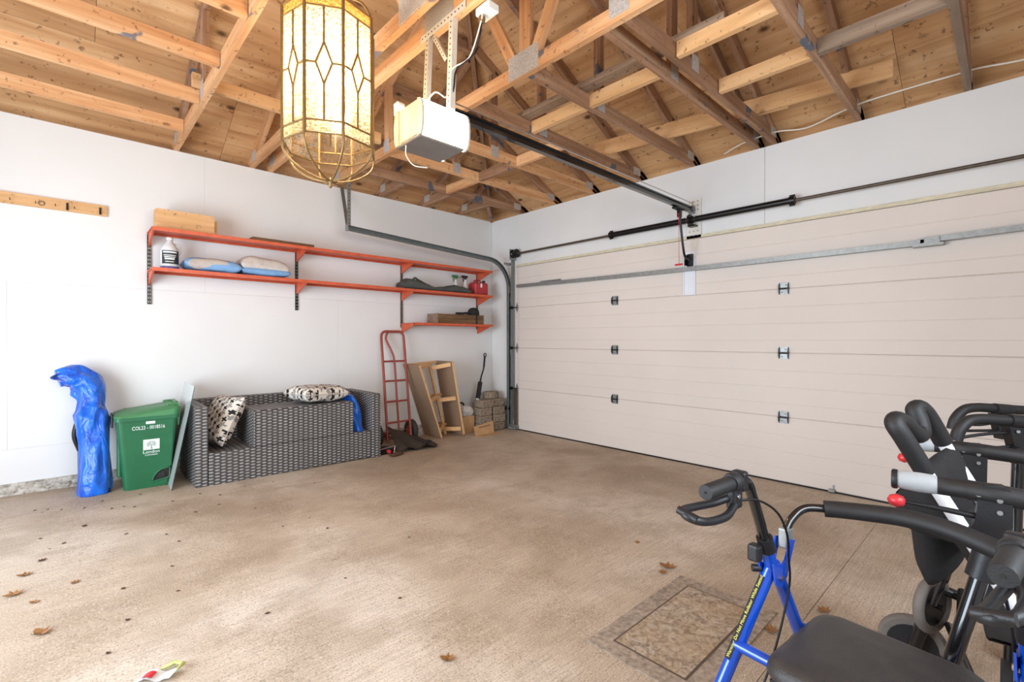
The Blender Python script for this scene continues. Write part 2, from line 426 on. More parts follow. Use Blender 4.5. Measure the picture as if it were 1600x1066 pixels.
# ------------------------------------------------------------------ mesh helpers
class MB:
    def __init__(self):
        self.v = []; self.f = []; self.sm = []
    def add(self, verts, faces, smooth=False):
        o = len(self.v)
        self.v += [tuple(p) for p in verts]
        self.f += [tuple(i + o for i in fc) for fc in faces]
        self.sm += [smooth] * len(faces)
        return self
    def box(self, lo, hi, mat=None):
        x0, y0, z0 = lo; x1, y1, z1 = hi
        vs = [Vector(p) for p in ((x0, y0, z0), (x1, y0, z0), (x1, y1, z0), (x0, y1, z0), (x0, y0, z1), (x1, y0, z1), (x1, y1, z1), (x0, y1, z1))]
        if mat is not None: vs = [mat @ p for p in vs]
        return self.add(vs, [(0, 3, 2, 1), (4, 5, 6, 7), (0, 1, 5, 4), (1, 2, 6, 5), (2, 3, 7, 6), (3, 0, 4, 7)])
    def rbox(self, lo, hi, r=0.01, seg=2, mat=None):
        bm = bmesh.new()
        bmesh.ops.create_cube(bm, size=1.0)
        s = [hi[i] - lo[i] for i in range(3)]; c = [(hi[i] + lo[i]) / 2 for i in range(3)]
        for v in bm.verts: v.co = Vector((v.co.x * s[0] + c[0], v.co.y * s[1] + c[1], v.co.z * s[2] + c[2]))
        bmesh.ops.bevel(bm, geom=list(bm.edges), offset=min(r, min(s) * 0.49), segments=seg, affect='EDGES', profile=0.5)
        bm.verts.index_update()
        vs = [v.co.copy() for v in bm.verts]
        if mat is not None: vs = [mat @ p for p in vs]
        fs = [[v.index for v in f.verts] for f in bm.faces]
        bm.free()
        return self.add(vs, fs, False)
    def tube(self, pts, r, n=8, cap=True, closed=False):
        pts = [Vector(p) for p in pts]
        rs = r if isinstance(r, (list, tuple)) else [r] * len(pts)
        m = len(pts); rings = []
        t0 = (pts[1] - pts[0]).normalized()
        up = Vector((0, 0, 1)) if abs(t0.z) < 0.9 else Vector((1, 0, 0))
        u = t0.cross(up).normalized()
        for i, p in enumerate(pts):
            if closed: t = (pts[(i + 1) % m] - pts[i - 1]).normalized()
            elif i == 0: t = t0
            elif i == m - 1: t = (pts[i] - pts[i - 1]).normalized()
            else: t = ((pts[i + 1] - p).normalized() + (p - pts[i - 1]).normalized()).normalized()
            u = (u - t * u.dot(t)).normalized()
            w = t.cross(u)
            rings.append([p + (u * math.cos(2 * PI * k / n) + w * math.sin(2 * PI * k / n)) * rs[i] for k in range(n)])
        vs = [q for ring in rings for q in ring]; fs = []
        for i in range(m if closed else m - 1):
            a = i * n; b = ((i + 1) % m) * n
            for k in range(n):
                fs.append((a + k, a + (k + 1) % n, b + (k + 1) % n, b + k))
        self.add(vs, fs, True)
        if cap and not closed:
            self.add(rings[0], [tuple(reversed(range(n)))]); self.add(rings[-1], [tuple(range(n))])
        return self
    def lathe(self, prof, n=20, mat=None, smooth=True):
        vs = []; fs = []
        for (r, z) in prof:
            for k in range(n):
                a = 2 * PI * k / n
                vs.append(Vector((r * math.cos(a), r * math.sin(a), z)))
        for i in range(len(prof) - 1):
            for k in range(n):
                fs.append((i * n + k, i * n + (k + 1) % n, (i + 1) * n + (k + 1) % n, (i + 1) * n + k))
        fs.append(tuple(reversed(range(n)))); L = (len(prof) - 1) * n
        fs.append(tuple(range(L, L + n)))
        if mat is not None: vs = [mat @ p for p in vs]
        return self.add(vs, fs, smooth)
    def prism(self, outline, d0, d1, mat=None):
        # outline in local XZ, extruded along local Y from d0 to d1
        n = len(outline)
        vs = [Vector((x, d0, z)) for x, z in outline] + [Vector((x, d1, z)) for x, z in outline]
        if mat is not None: vs = [mat @ p for p in vs]
        fs = [tuple(range(n)), tuple(reversed(range(n, 2 * n)))] + [(i, i + n, (i + 1) % n + n, (i + 1) % n) for i in range(n)]
        return self.add(vs, fs)
    def grid(self, fn, nu, nv, smooth=True):
        vs = [fn(i / (nu - 1), j / (nv - 1)) for j in range(nv) for i in range(nu)]
        fs = [(j * nu + i, j * nu + i + 1, (j + 1) * nu + i + 1, (j + 1) * nu + i) for j in range(nv - 1) for i in range(nu - 1)]
        return self.add(vs, fs, smooth)
    def mesh(self, name, material, fix=True):
        me = bpy.data.meshes.new(name)
        me.from_pydata(self.v, [], self.f)
        if fix:
            bm = bmesh.new(); bm.from_mesh(me)
            bmesh.ops.recalc_face_normals(bm, faces=bm.faces)
            bm.to_mesh(me); bm.free()
        me.polygons.foreach_set('use_smooth', self.sm)
        uv = me.uv_layers.new(name='uv')
        for p in me.polygons:
            nx, ny, nz = (abs(c) for c in p.normal)
            for li in p.loop_indices:
                co = me.vertices[me.loops[li].vertex_index].co
                if nz >= nx and nz >= ny: uv.data[li].uv = (co.x, co.y)
                elif ny >= nx: uv.data[li].uv = (co.x, co.z)
                else: uv.data[li].uv = (co.y, co.z)
        me.materials.append(material)
        return me

TM = {}   # world matrix of each thing built by thing()

def tag(o, label=None, cat=None, group=None, kind=None):
    if label: o['label'] = label
    if cat: o['category'] = cat
    if group: o['group'] = group
    if kind: o['kind'] = kind
    return o

def thing(name, label, cat, loc=(0, 0, 0), rotz=0.0, group=None, kind=None):
    o = bpy.data.objects.new(name, None)
    o.empty_display_size = 0.1
    o.location = loc; o.rotation_euler = (0, 0, rotz)
    C.objects.link(o)
    TM[o.name] = Matrix.Translation(Vector(loc)) @ Matrix.Rotation(rotz, 4, 'Z')
    return tag(o, label, cat, group, kind)

def obj(name, me, parent=None, local=False, mat=None):
    if isinstance(me, MB): raise ValueError
    o = bpy.data.objects.new(name, me)
    C.objects.link(o)
    if mat is not None: o.matrix_basis = mat
    if parent is not None:
        o.parent = parent
        root = parent
        if not local:
            if parent.name in TM: o.matrix_parent_inverse = TM[parent.name].inverted()
            else:
                o.matrix_parent_inverse = (TM.get(parent.name) or WM(parent)).inverted()
    return o

def WM(o):
    if o.name in TM: return TM[o.name]
    m = o.matrix_basis.copy()
    if o.parent: m = WM(o.parent) @ o.matrix_parent_inverse @ m
    return m

def part(name, mb, material, parent=None, local=False, mat=None, fix=True):
    return obj(name, mb.mesh(name, M[material], fix), parent, local, mat)

def frame_to(p0, p1, up=(0, 0, 1)):
    p0 = Vector(p0); p1 = Vector(p1)
    x = (p1 - p0).normalized(); up = Vector(up)
    y = up.cross(x)
    if y.length < 1e-4: y = Vector((0, 1, 0)).cross(x)
    y.normalize(); z = x.cross(y)
    m = Matrix((x, y, z)).transposed().to_4x4(); m.translation = p0
    return m, (p1 - p0).length

def beam(name, p0, p1, w, h, material, parent=None, up=(0, 0, 1), z0=None):
    # board from p0 to p1: w across, h along up; its own X axis runs along the grain
    m, L = frame_to(p0, p1, up)
    mb = MB().box((0, -w / 2, -h / 2 if z0 is None else z0), (L, w / 2, h / 2 if z0 is None else z0 + h))
    o = obj(name, mb.mesh(name, M[material]), parent, False, m)
    return o

def text(name, s, size, material, parent, mat, local=False, ext=0.0004, align='CENTER', sx=1.0):
    cu = bpy.data.curves.new(name, 'FONT')
    cu.body = s; cu.size = size; cu.extrude = ext; cu.align_x = align; cu.resolution_u = 2
    t = bpy.data.objects.new(name + '_tmp', cu)
    me = bpy.data.meshes.new_from_object(t)
    bpy.data.objects.remove(t); bpy.data.curves.remove(cu)
    me.name = name
    for v in me.vertices: v.co.x *= sx
    me.materials.clear(); me.materials.append(M[material])
    return obj(name, me, parent, local, mat)

def arc(c, r, a0, a1, n, plane='xz'):
    out = []
    for i in range(n + 1):
        a = a0 + (a1 - a0) * i / n
        p, q = r * math.cos(a), r * math.sin(a)
        out.append(Vector((c[0] + p, c[1], c[2] + q)) if plane == 'xz' else Vector((c[0] + p, c[1] + q, c[2])))
    return out

def spline(pts, per=6, closed=False):
    pts = [Vector(p) for p in pts]; out = []; n = len(pts)
    for i in range(n if closed else n - 1):
        p0 = pts[(i - 1) % n] if closed or i > 0 else pts[0] * 2 - pts[1]
        p1 = pts[i]; p2 = pts[(i + 1) % n]
        p3 = pts[(i + 2) % n] if closed or i + 2 < n else p2 * 2 - p1
        for k in range(per):
            t = k / per
            out.append(0.5 * ((2 * p1) + (p2 - p0) * t + (2 * p0 - 5 * p1 + 4 * p2 - p3) * t * t + (3 * p1 - p0 - 3 * p2 + p3) * t ** 3))
    if not closed: out.append(pts[-1])
    return out

SL = 0.0125
def fz(x): return -SL * x          # the slab falls towards the door

# ------------------------------------------------------------------ the setting
XR, YN = -5.9, -5.8                # rear wall and the wall behind the camera
WH = 2.83

flo = thing('floor', 'tan broom-finished concrete garage floor', 'floor', kind='structure')
def slab(y0, y1, top, bot):
    mb = MB()
    x0, x1 = XR - 0.15, 0.12
    vs = [(x0, y0, fz(x0) + bot), (x1, y0, fz(x1) + bot), (x1, y1, fz(x1) + bot), (x0, y1, fz(x0) + bot),
          (x0, y0, fz(x0) + top), (x1, y0, fz(x1) + top), (x1, y1, fz(x1) + top), (x0, y1, fz(x0) + top)]
    return mb.add(vs, [(0, 3, 2, 1), (4, 5, 6, 7), (0, 1, 5, 4), (1, 2, 6, 5), (2, 3, 7, 6), (3, 0, 4, 7)])
part('concrete_slab', slab(-4.3985, 0.15, 0, -0.1), 'concrete', flo)
part('concrete_slab', slab(YN - 0.15, -4.4015, 0, -0.1), 'concrete', flo)
part('joint_bed', slab(-4.42, -4.38, -0.004, -0.09), 'concrete', flo)

def sheets(parent, rects, axis, at, th, material, gap=0.0004, name='drywall_sheet'):
    for (a0, a1, z0, z1) in rects:
        lo = (a0 + gap, at, z0 + gap) if axis == 'x' else (at, a0 + gap, z0 + gap)
        hi = (a1 - gap, at + th, z1 - gap) if axis == 'x' else (at + th, a1 - gap, z1 - gap)
        part(name, MB().box(lo, hi), material, parent)

wl = thing('wall_left', 'white drywall side wall carrying the orange shelves', 'wall', kind='structure')
part('wall_core', MB().box((XR - 0.13, 0.013, 0.13), (0.13, 0.13, WH - 0.005)), 'drywall', wl)
row_top = [(-3.42, -0.98), (-0.98, 0.0), (-5.86, -3.42), (XR, -5.86)]
row_mid = [(-2.2, 0.0), (-4.64, -2.2), (XR, -4.64)]
sheets(wl, [(a, b, 1.61, WH) for a, b in row_top] + [(a, b, 0.39, 1.61) for a, b in row_mid] + [(a, b, 0.14, 0.39) for a, b in row_top], 'x', 0.0, 0.0125, 'drywall')
wc = MB()
vs = []
part('stem_wall', MB().box((XR, -0.018, -0.06), (0.0, 0.13, 0.14)), 'curb', wl)

wr = thing('wall_right', 'white drywall wall around and above the garage door', 'wall', kind='structure')
OY0, OY1, OZ = -0.4842, -5.3358, 2.1428
part('wall_core', MB().box((0.013, OY0, -0.1), (0.13, 0.0, OZ)).box((0.013, YN, -0.1), (0.13, OY1, OZ)).box((0.013, YN, OZ), (0.13, 0.0, WH - 0.005)), 'drywall', wr)
sheets(wr, [(-3.546, 0.0, OZ, WH), (YN, -3.546, OZ, WH), (OY0, 0.0, 0.14, OZ), (YN, OY1, 0.14, OZ)], 'y', 0.0, 0.0125, 'drywall', 0.0016)
part('stem_wall', MB().box((-0.015, OY0, -0.08), (0.012, -0.02, 0.14)).box((-0.015, YN, -0.08), (0.012, OY1, 0.14)), 'curb', wr)

wb = thing('wall_rear', 'white drywall rear wall with an open doorway', 'wall', kind='structure')
part('wall_core', MB().box((XR - 0.13, -1.4, -0.1), (XR, 0.0, WH)).box((XR - 0.13, YN, -0.1), (XR, -3.8, WH)).box((XR - 0.13, -3.8, 2.2), (XR, -1.4, WH)), 'drywall', wb)
wn = thing('wall_near', 'white drywall wall behind the walking frames', 'wall', kind='structure')
part('wall_core', MB().box((XR - 0.13, YN - 0.13, -0.1), (-4.8, YN, WH)).box((-2.4, YN - 0.13, -0.1), (0.13, YN, WH))
     .box((-4.8, YN - 0.13, -0.1), (-2.4, YN, 1.2)).box((-4.8, YN - 0.13, 2.3), (-2.4, YN, WH)), 'drywall', wn)

# ---- roof deck: four slopes of plywood sheets
DZ, SP = 2.932, 0.5
ceil = thing('ceiling', 'underside of the plywood roof deck', 'ceiling', kind='structure')
def clip(poly, a, b, c):            # keep a*x+b*y<=c
    out = []
    for i in range(len(poly)):
        p, q = poly[i], poly[(i + 1) % len(poly)]
        dp, dq = a * p[0] + b * p[1] - c, a * q[0] + b * q[1] - c
        if dp <= 0: out.append(p)
        if dp * dq < 0:
            t = dp / (dp - dq); out.append((p[0] + (q[0] - p[0]) * t, p[1] + (q[1] - p[1]) * t))
    return out
def slope_deck(origin, ux, uy, L, seam_v, cols):
    # local u along the eave (0..L), v horizontal distance in from the wall; hips at 45 degrees in plan
    ux = Vector(ux); uy = Vector(uy); k = math.sqrt(1 + SP * SP)
    sl = (uy + Vector((0, 0, SP))).normalized(); nrm = ux.cross(sl)
    m = Matrix((ux, sl, nrm)).transposed().to_4x4(); m.translation = Vector(origin)
    vb = [-0.42] + seam_v + [3.2]
    for r in range(len(vb) - 1):
        off = cols[r % len(cols)]
        u = -0.5 - off
        while u < L + 0.6:
            q = [(u + .0012, vb[r] + .001), (u + 2.44 - .0012, vb[r] + .001), (u + 2.44 - .0012, vb[r + 1] - .001), (u + .0012, vb[r + 1] - .001)]
            q = clip(q, -1, 1, -0.001)           # v <= u
            q = clip(q, 1, 1, L - 0.001)         # v <= L-u
            if len(q) >= 3:
                n = len(q); up = 1 if nrm.z > 0 else -1
                vs = [(a, b * k, 0) for a, b in q] + [(a, b * k, 0.013 * up) for a, b in q]
                fs = [tuple(range(n)), tuple(reversed(range(n, 2 * n)))] + [(i, i + n, (i + 1) % n + n, (i + 1) % n) for i in range(n)]
                obj('plywood_sheet', MB().add(vs, fs).mesh('plywood_sheet', M['plywood']), ceil, False, m)
            u += 2.44
def roof_shell():
    zz = lambda x, y, d: DZ + SP * d + 0.03
    o = 0.42; px_ = [(o, o), (XR - o, o), (XR - o, YN - o), (o, YN - o)]
    half = -YN / 2 + o
    a, b = (-half + o, YN / 2), (XR + half - o, YN / 2)
    vs = [(x, y, DZ - SP * o + 0.03) for x, y in px_] + [(a[0], a[1], DZ + SP * (half - o) + 0.03), (b[0], b[1], DZ + SP * (half - o) + 0.03)]
    return MB().add(vs, [(0, 1, 5, 4), (1, 2, 5), (2, 3, 4, 5), (3, 0, 4)])
part('roof_shell', roof_shell(), 'hole', ceil)
slope_deck((0, 0, DZ), (-1, 0, 0), (0, -1, 0), -XR, [0.63, 1.72, 2.8], [1.1, 0.2, 1.5])
slope_deck((0, YN, DZ), (0, 1, 0), (-1, 0, 0), -YN, [0.55, 1.64, 2.73], [0.6, 1.9, 1.0])
slope_deck((XR, YN, DZ), (1, 0, 0), (0, 1, 0), -XR, [0.63, 1.72, 2.8], [0.3, 1.4, 0.8])
slope_deck((XR, 0, DZ), (0, -1, 0), (1, 0, 0), -YN, [0.55, 1.64, 2.73], [0.9, 0.1, 1.6])

# ---- trusses
TW, TH = 0.038, 0.089
def zr(d): return DZ - 0.052 + SP * d        # centre line of a rafter at plan distance d from the wall
def dist(x, y): return min(-x, -y, x - XR, y - YN)
def plate(parent, c, axis, l, h, side, t=0.0022):
    # nail plate on the face of a chord; axis = direction the chord runs
    off = TW / 2 + t / 2 + 0.0006
    if axis == 'y':
        lo = (c[0] + side * off - t / 2, c[1] - l / 2, c[2] - h / 2); hi = (c[0] + side * off + t / 2, c[1] + l / 2, c[2] + h / 2)
    else:
        lo = (c[0] - l / 2, c[1] + side * off - t / 2, c[2] - h / 2); hi = (c[0] + l / 2, c[1] + side * off + t / 2, c[2] + h / 2)
    part('gusset_plate', MB().box(lo, hi), 'gusset', parent)

bz = WH + TH / 2 + 0.002
def full_truss(x, label, mat, webmat, king=True):
    t = thing('roof_truss', label, 'roof truss', (x, YN / 2, WH), group='long trusses across the garage')
    beam('bottom_chord', (x, 0.10, bz), (x, YN - 0.10, bz), TW, TH, mat, t)
    d = min(-x, x - XR)                        # flat top where the hip slopes cut it
    d = min(d, 2.88)
    a, b = (x, 0.32, zr(-0.32)), (x, -d, zr(d))
    beam('top_chord', a, b, TW, TH, webmat, t)
    a2, b2 = (x, YN - 0.32, zr(-0.32)), (x, YN + d, zr(d))
    beam('top_chord', a2, b2, TW, TH, webmat, t)
    if d < 2.7: beam('top_chord', (x, -d + 0.02, zr(d) - 0.04), (x, YN + d - 0.02, zr(d) - 0.04), TW, TH, webmat, t)
    mid = YN / 2
    zt = zr(d) - 0.06
    beam('web', (x, mid - 0.01, bz + 0.05), (x, mid - 0.01, zt), TW * 0.98, TH, webmat, t, up=(0, 1, 0))
    for s in (-1, 1):
        beam('web', (x, mid + s * 0.09, bz + 0.06), (x, mid + s * 0.62, min(zt, zr(2.9 - 0.62)) - 0.02), TW * 0.98, TH * 0.8, webmat, t, up=(0, 1, 0))
        ye = mid + s * 1.72
        beam('web', (x, ye, bz + 0.04), (x, ye, zr(2.9 - 1.72) - 0.04), TW * 0.98, TH, webmat, t, up=(0, 1, 0))
    for s in (-1, 1):
        plate(t, (x, mid, bz + 0.035), 'y', 0.26, 0.15, s)
        plate(t, (x, -3.60, bz + 0.035), 'y', 0.12, 0.10, s)
        plate(t, (x, mid + 1.72, bz + 0.03), 'y', 0.10, 0.11, s)
        plate(t, (x, -0.12, bz + 0.03), 'y', 0.13, 0.09, s)
    return t
full_truss(-2.24, 'long truss carrying the jack trusses over the garage door, patched with steel plate', 'lumber', 'lumber')
full_truss(-2.87, 'long truss from which the opener motor hangs on steel straps', 'lumber', 'lumber')
full_truss(-3.03, 'long truss just behind the opener, between opener and glass lantern', 'lumber', 'lumber')
full_truss(-3.63, 'long truss left of the glass lantern, nearest the rear of the garage', 'lumber', 'lumber_brown')

ordn = ['corner', 'second', 'third', 'fourth', 'fifth', 'sixth', 'seventh', 'eighth', 'ninth']
def jack_door(y, label, mat, rmat, xe=-2.215):
    t = thing('jack_truss', label, 'roof truss', (0, y, WH), group='jack trusses over the garage door')
    beam('bottom_chord', (0.10, y, bz), (xe, y, bz), TW, TH, mat, t)
    d = min(-y, y - YN, 2.22)
    de = d - 0.05
    beam('top_chord', (0.32, y, zr(-0.32)), (-de, y, zr(de)), TW, TH, rmat, t)
    if d < 2.0: beam('top_chord', (-d - 0.02, y, zr(d) - 0.03), (xe - 0.0, y, zr(d) - 0.03), TW, TH, rmat, t)
    if d > 0.9:
        beam('web', (-1.5, y + 0.0, bz + 0.045), (-1.5, y, zr(min(d, 1.5)) - 0.05), TW * 0.98, 0.075, rmat, t, up=(1, 0, 0))
        plate(t, (-1.5, y, bz + 0.02), 'x', 0.09, 0.10, -1)
    plate(t, (-0.10, y, bz + 0.025), 'x', 0.12, 0.075, -1)
    return t
jd = [(-0.60, 'jack truss over the door closest to the far corner', 'lumber_brown', 'lumber_brown'),
      (-1.18, 'second jack truss over the door from the far corner', 'lumber', 'lumber_brown'),
      (-1.75, 'third jack truss over the door from the far corner', 'lumber', 'lumber_brown'),
      (-2.35, 'fourth jack truss over the door, running just above the opener rail', 'lumber_brown', 'lumber_brown'),
      (-2.92, 'fifth jack truss over the door, crossing the loose pale plank', 'lumber_brown', 'lumber_brown'),
      (-3.49, 'left jack truss of the close pair over the door', 'lumber_brown', 'lumber_brown'),
      (-3.625, 'right jack truss of the close pair over the door', 'lumber_brown', 'lumber_brown'),
      (-4.20, 'jack truss over the door next right of the close pair', 'lumber_brown', 'lumber_brown'),
      (-4.79, 'rightmost jack truss in view over the door, at the white cable', 'lumber_grey', 'lumber_brown')]
for y, lb, a, b in jd: jack_door(y, lb, a, b)

def jack_rear(y, label):
    t = thing('jack_truss', label, 'roof truss', (-3.65, y, WH), group='jack trusses at the rear')
    beam('bottom_chord', (-3.652, y, bz), (XR - 0.1, y, bz), TW, TH, 'lumber', t)
    d = min(-y, 2.22)
    beam('top_chord', (XR - 0.3, y, zr(-0.3)), (XR + d, y, zr(d)), TW, TH, 'lumber_brown', t)
    return t
jack_rear(-0.49, 'lowest of the pale boards at upper left, nearest the white wall')
jack_rear(-1.10, 'second pale board up from the white wall at upper left')
jack_rear(-1.70, 'third pale board up from the white wall at upper left')
jack_rear(-2.30, 'topmost pale board in the upper left corner')

def jack_left(x, label, ye, mat='lumber_brown'):
    t = thing('jack_truss', label, 'roof truss', (x, 0, WH), group='short jack trusses on the left wall')
    beam('bottom_chord', (x, 0.10, bz), (x, ye, bz), TW, TH, mat, t)
    d = min(-x, x - XR)
    beam('top_chord', (x, 0.32, zr(-0.32)), (x, -d + 0.06, zr(d - 0.06)), TW, TH, 'lumber_brown', t)
    for s in (-1, 1): plate(t, (x, -0.10, bz + 0.03), 'y', 0.11, 0.08, s)
jack_left(-0.54, 'short jack truss on the white wall closest to the far corner', -0.575)
jack_left(-1.115, 'second short jack truss on the white wall from the far corner', -0.575)
jack_left(-1.70, 'third short jack truss on the white wall from the far corner', -0.575)

def board(name, label, cat, p0, p1, w, h, mat, group=None):
    o = beam(name, p0, p1, w, h, mat)
    return tag(o, label, cat, group)
hl = thing('hip_rafter', 'hip rafter rising out of the far corner', 'rafter', (0, 0, WH))
beam('rafter_board', (-0.005, -0.005, zr(0.0) - 0.012), (-2.2, -2.2, zr(2.2) - 0.012), TW, 0.11, 'lumber_brown', hl)
beam('rafter_stop', (-0.02, -0.02, WH + 0.025), (-0.5, -0.5, WH + 0.025), TW, 0.04, 'lumber_brown', hl)

g = 'blocking between the jack trusses'
blk = [(-1.2, -0.62, -1.16, 'lumber', 'blocking piece nearest the far corner, left of the opener rail'),
       (-1.2, -1.20, -1.73, 'lumber_brown', 'blocking piece second from the far corner'),
       (-1.21, -1.77, -2.33, 'lumber', 'blocking piece beside the fourth jack truss, under the opener rail'),
       (-1.15, -3.65, -4.18, 'pine', 'pale blocking piece right of the close pair of trusses'),
       (-1.17, -4.22, -4.77, 'lumber_grey', 'grey weathered blocking piece at upper right'),
       (-1.73, -3.65, -4.18, 'pine', 'pale blocking piece at the top, right of the close pair'),
       (-1.62, -2.37, -2.90, 'pine', 'pale blocking piece right of the fourth jack truss'),
       (-1.62, -2.94, -3.47, 'pine', 'pale blocking piece left of the close pair of trusses')]
for x, y0, y1, m_, lb in blk:
    board('blocking', lb, 'blocking', (x, y0, bz), (x, y1, bz), TW, TH, m_, g)
board('brace_board', 'long grey brace board laid on top of the jack trusses', 'board', (-1.70, -2.28, WH + TH + 0.026), (-1.70, -3.92, WH + TH + 0.026), 0.089, 0.038, 'lumber_grey')
board('brace_board', 'pale brace board laid over the long trusses behind the lantern', 'board', (-3.70, -1.14, WH + TH + 0.05), (-2.3, -1.14, WH + TH + 0.05), 0.038, 0.089, 'pine')
board('plank', 'pale loose plank lying across the jack trusses above the door', 'plank', (-0.66, -2.27, WH + TH + 0.072), (-0.40, -3.84, WH + TH + 0.072), 0.022, 0.135, 'pine')
board('plank', 'short pale plank with a broken end at upper right', 'plank', (-0.50, -3.44, WH + TH + 0.062), (-0.36, -4.45, WH + TH + 0.062), 0.022, 0.115, 'pine')
cable = MB().tube(spline([(-0.02, -3.214, 2.86), (-0.10, -3.40, 2.875), (-0.115, -3.66, 2.885), (-0.08, -3.877, 2.86), (-0.13, -4.111, 2.885), (-0.16, -4.26, 2.895), (-0.157, -4.541, 2.90), (-0.15, -4.73, 2.90), (-0.145, -4.85, 2.90), (-0.11, -5.1, 2.88), (-0.1, -5.7, 2.87)], 5), 0.006, 6)
tag(part('electric_cable', cable, 'white_wire'), 'white electric cable strung along the eave over the door', 'cable')

# ------------------------------------------------------------------ garage door
gd = thing('door_1', 'closed white sectional garage door with steel hinges', 'garage door', (0, -2.92, 0), kind='structure')
DY0, DY1, XF = -0.485, -5.335, -0.012
SH = 0.5325
for k in range(4):
    z0 = 0.012 + k * SH + (0.0015 if k else 0); z1 = 0.012 + (k + 1) * SH - 0.0015
    prof = [(XF + 0.035, z0 - (0.0015 if k else 0)), (XF + 0.010, z0 - (0.0015 if k else 0)), (XF + 0.004, z0), (XF, z0 + 0.006)]
    hgt = z1 - z0
    for fr in (0.2, 0.46, 0.72):
        zc = z0 + hgt * fr
        prof += [(XF, zc - 0.006), (XF + 0.0035, zc), (XF, zc + 0.003)]
    prof += [(XF, z1 - 0.006), (XF + 0.004, z1), (XF + 0.010, z1 + 0.0015), (XF + 0.035, z1 + 0.0015)]
    mb = MB()
    n = len(prof)
    vs = [(x, DY0, z) for x, z in prof] + [(x, DY1, z) for x, z in prof]
    fs = [tuple(range(n)), tuple(reversed(range(n, 2 * n)))] + [(i, i + n, (i + 1) % n + n, (i + 1) % n) for i in range(n)]
    mb.add(vs, fs)
    sec = part('door_section', mb, 'doorwhite', gd)
part('bottom_seal', MB().box((XF, DY1, 0.0), (XF + 0.03, DY0, 0.0115)), 'black_metal', gd)
# hinges on the joints
def hinge(y, z):
    h = MB()
    for s in (-1, 1):
        h.box((XF - 0.004, y - 0.034, z + (0.008 if s > 0 else -0.05)), (XF - 0.0006, y + 0.034, z + (0.05 if s > 0 else -0.008)))
    hh = part('hinge', h, 'galv', gd)
    w = MB()
    for s in (-1, 1):
        w.prism([(XF - 0.004, z - 0.048), (XF - 0.022, z - 0.030), (XF - 0.026, z), (XF - 0.022, z + 0.030), (XF - 0.004, z + 0.048)], y + s * 0.034 - 0.0025, y + s * 0.034 + 0.0025)
    w.tube([(XF - 0.012, y - 0.040, z), (XF - 0.012, y + 0.040, z)], 0.007, 8)
    part('hinge_wing', w, 'black_metal', hh)
    part('screw', MB().tube([(XF - 0.004, y - 0.014, z + 0.03), (XF - 0.009, y - 0.014, z + 0.03)], 0.005, 6).tube([(XF - 0.004, y + 0.014, z - 0.03), (XF - 0.009, y + 0.014, z - 0.03)], 0.005, 6), 'brownsteel', hh)
for z in (0.5445, 1.077, 1.6095):
    for y in (-2.05, -3.70): hinge(y, z)
    h = MB().prism([(0, -0.07), (0.022, -0.02), (0.022, 0.02), (0, 0.07), (-0.022, 0.02), (-0.022, -0.02)], -0.003, 0.0,
                   Matrix.Translation((XF - 0.001, -0.523, z)) @ Matrix.Rotation(R(-90), 4, 'Z'))
    eh = part('end_hinge', h, 'galv', gd)
    part('roller', MB().tube([(XF - 0.03, -0.54, z), (XF - 0.03, -0.42, z)], 0.006, 8).tube([(XF - 0.03, -0.455, z), (XF - 0.03, -0.425, z)], 0.021, 12), 'black_metal', eh)
part('edge_stile', MB().box((XF - 0.004, -0.545, 0.02), (XF - 0.0006, -0.49, 0.535)).box((XF - 0.03, -0.494, 0.02), (XF - 0.0006, -0.489, 0.535)), 'brownsteel', gd)
part('bottom_bracket', MB().box((XF - 0.035, -0.56, 0.015), (XF - 0.004, -0.46, 0.06)).tube([(XF - 0.03, -0.50, 0.05), (XF - 0.03, -0.42, 0.05)], 0.018, 10), 'galv', gd)
part('centre_stile', MB().box((XF - 0.006, -2.945, 1.612), (XF - 0.0006, -2.835, 2.02)).box((XF - 0.018, -2.950, 1.605), (XF - 0.0006, -2.940, 2.0)).box((XF - 0.018, -2.840, 1.605), (XF - 0.0006, -2.830, 1.98)), 'white_tube', gd)
part('latch_tab', MB().box((XF - 0.03, -4.06, 0.012), (XF - 0.001, -4.02, 0.03)).box((XF - 0.008, -4.055, 0.03), (XF - 0.001, -4.045, 0.06)), 'galv', gd)
# reinforcing struts (bent steel channel, sagging a little)
def strut(y0, y1, z0, z1, sag, name):
    mb = MB(); n = 14
    for (xa, xb, za, zb) in ((XF - 0.055, XF - 0.05, -0.019, 0.019), (XF - 0.05, XF - 0.001, 0.014, 0.019), (XF - 0.05, XF - 0.001, -0.019, -0.014)):
        vs = []
        for i in range(n + 1):
            t = i / n; y = y0 + (y1 - y0) * t; z = z0 + (z1 - z0) * t - sag * math.sin(PI * t)
            vs += [(xa, y, z + za), (xb, y, z + za), (xb, y, z + zb), (xa, y, z + zb)]
        fs = [(0, 1, 2, 3), tuple(4 * n + i for i in (3, 2, 1, 0))]
        for i in range(n):
            for k in range(4): fs.append((4 * i + k, 4 * i + (k + 1) % 4, 4 * i + 4 + (k + 1) % 4, 4 * i + 4 + k))
        mb.add(vs, fs)
    return part(name, mb, 'galv', gd)
strut(-0.56, -4.60, 1.885, 1.855, 0.012, 'strut')
strut(-4.56, -5.32, 1.868, 1.885, 0.0, 'strut')
part('strut_bracket', MB().box((XF - 0.075, -4.68, 1.825), (XF - 0.001, -4.52, 1.842)).box((XF - 0.062, -4.66, 1.836), (XF - 0.056, -4.58, 1.885)), 'galv', gd)
part('strut_bracket', MB().box((XF - 0.05, -1.28, 1.897), (XF - 0.001, -0.95, 1.90)).box((XF - 0.012, -1.28, 1.90), (XF - 0.001, -0.95, 1.918)), 'galv', gd)

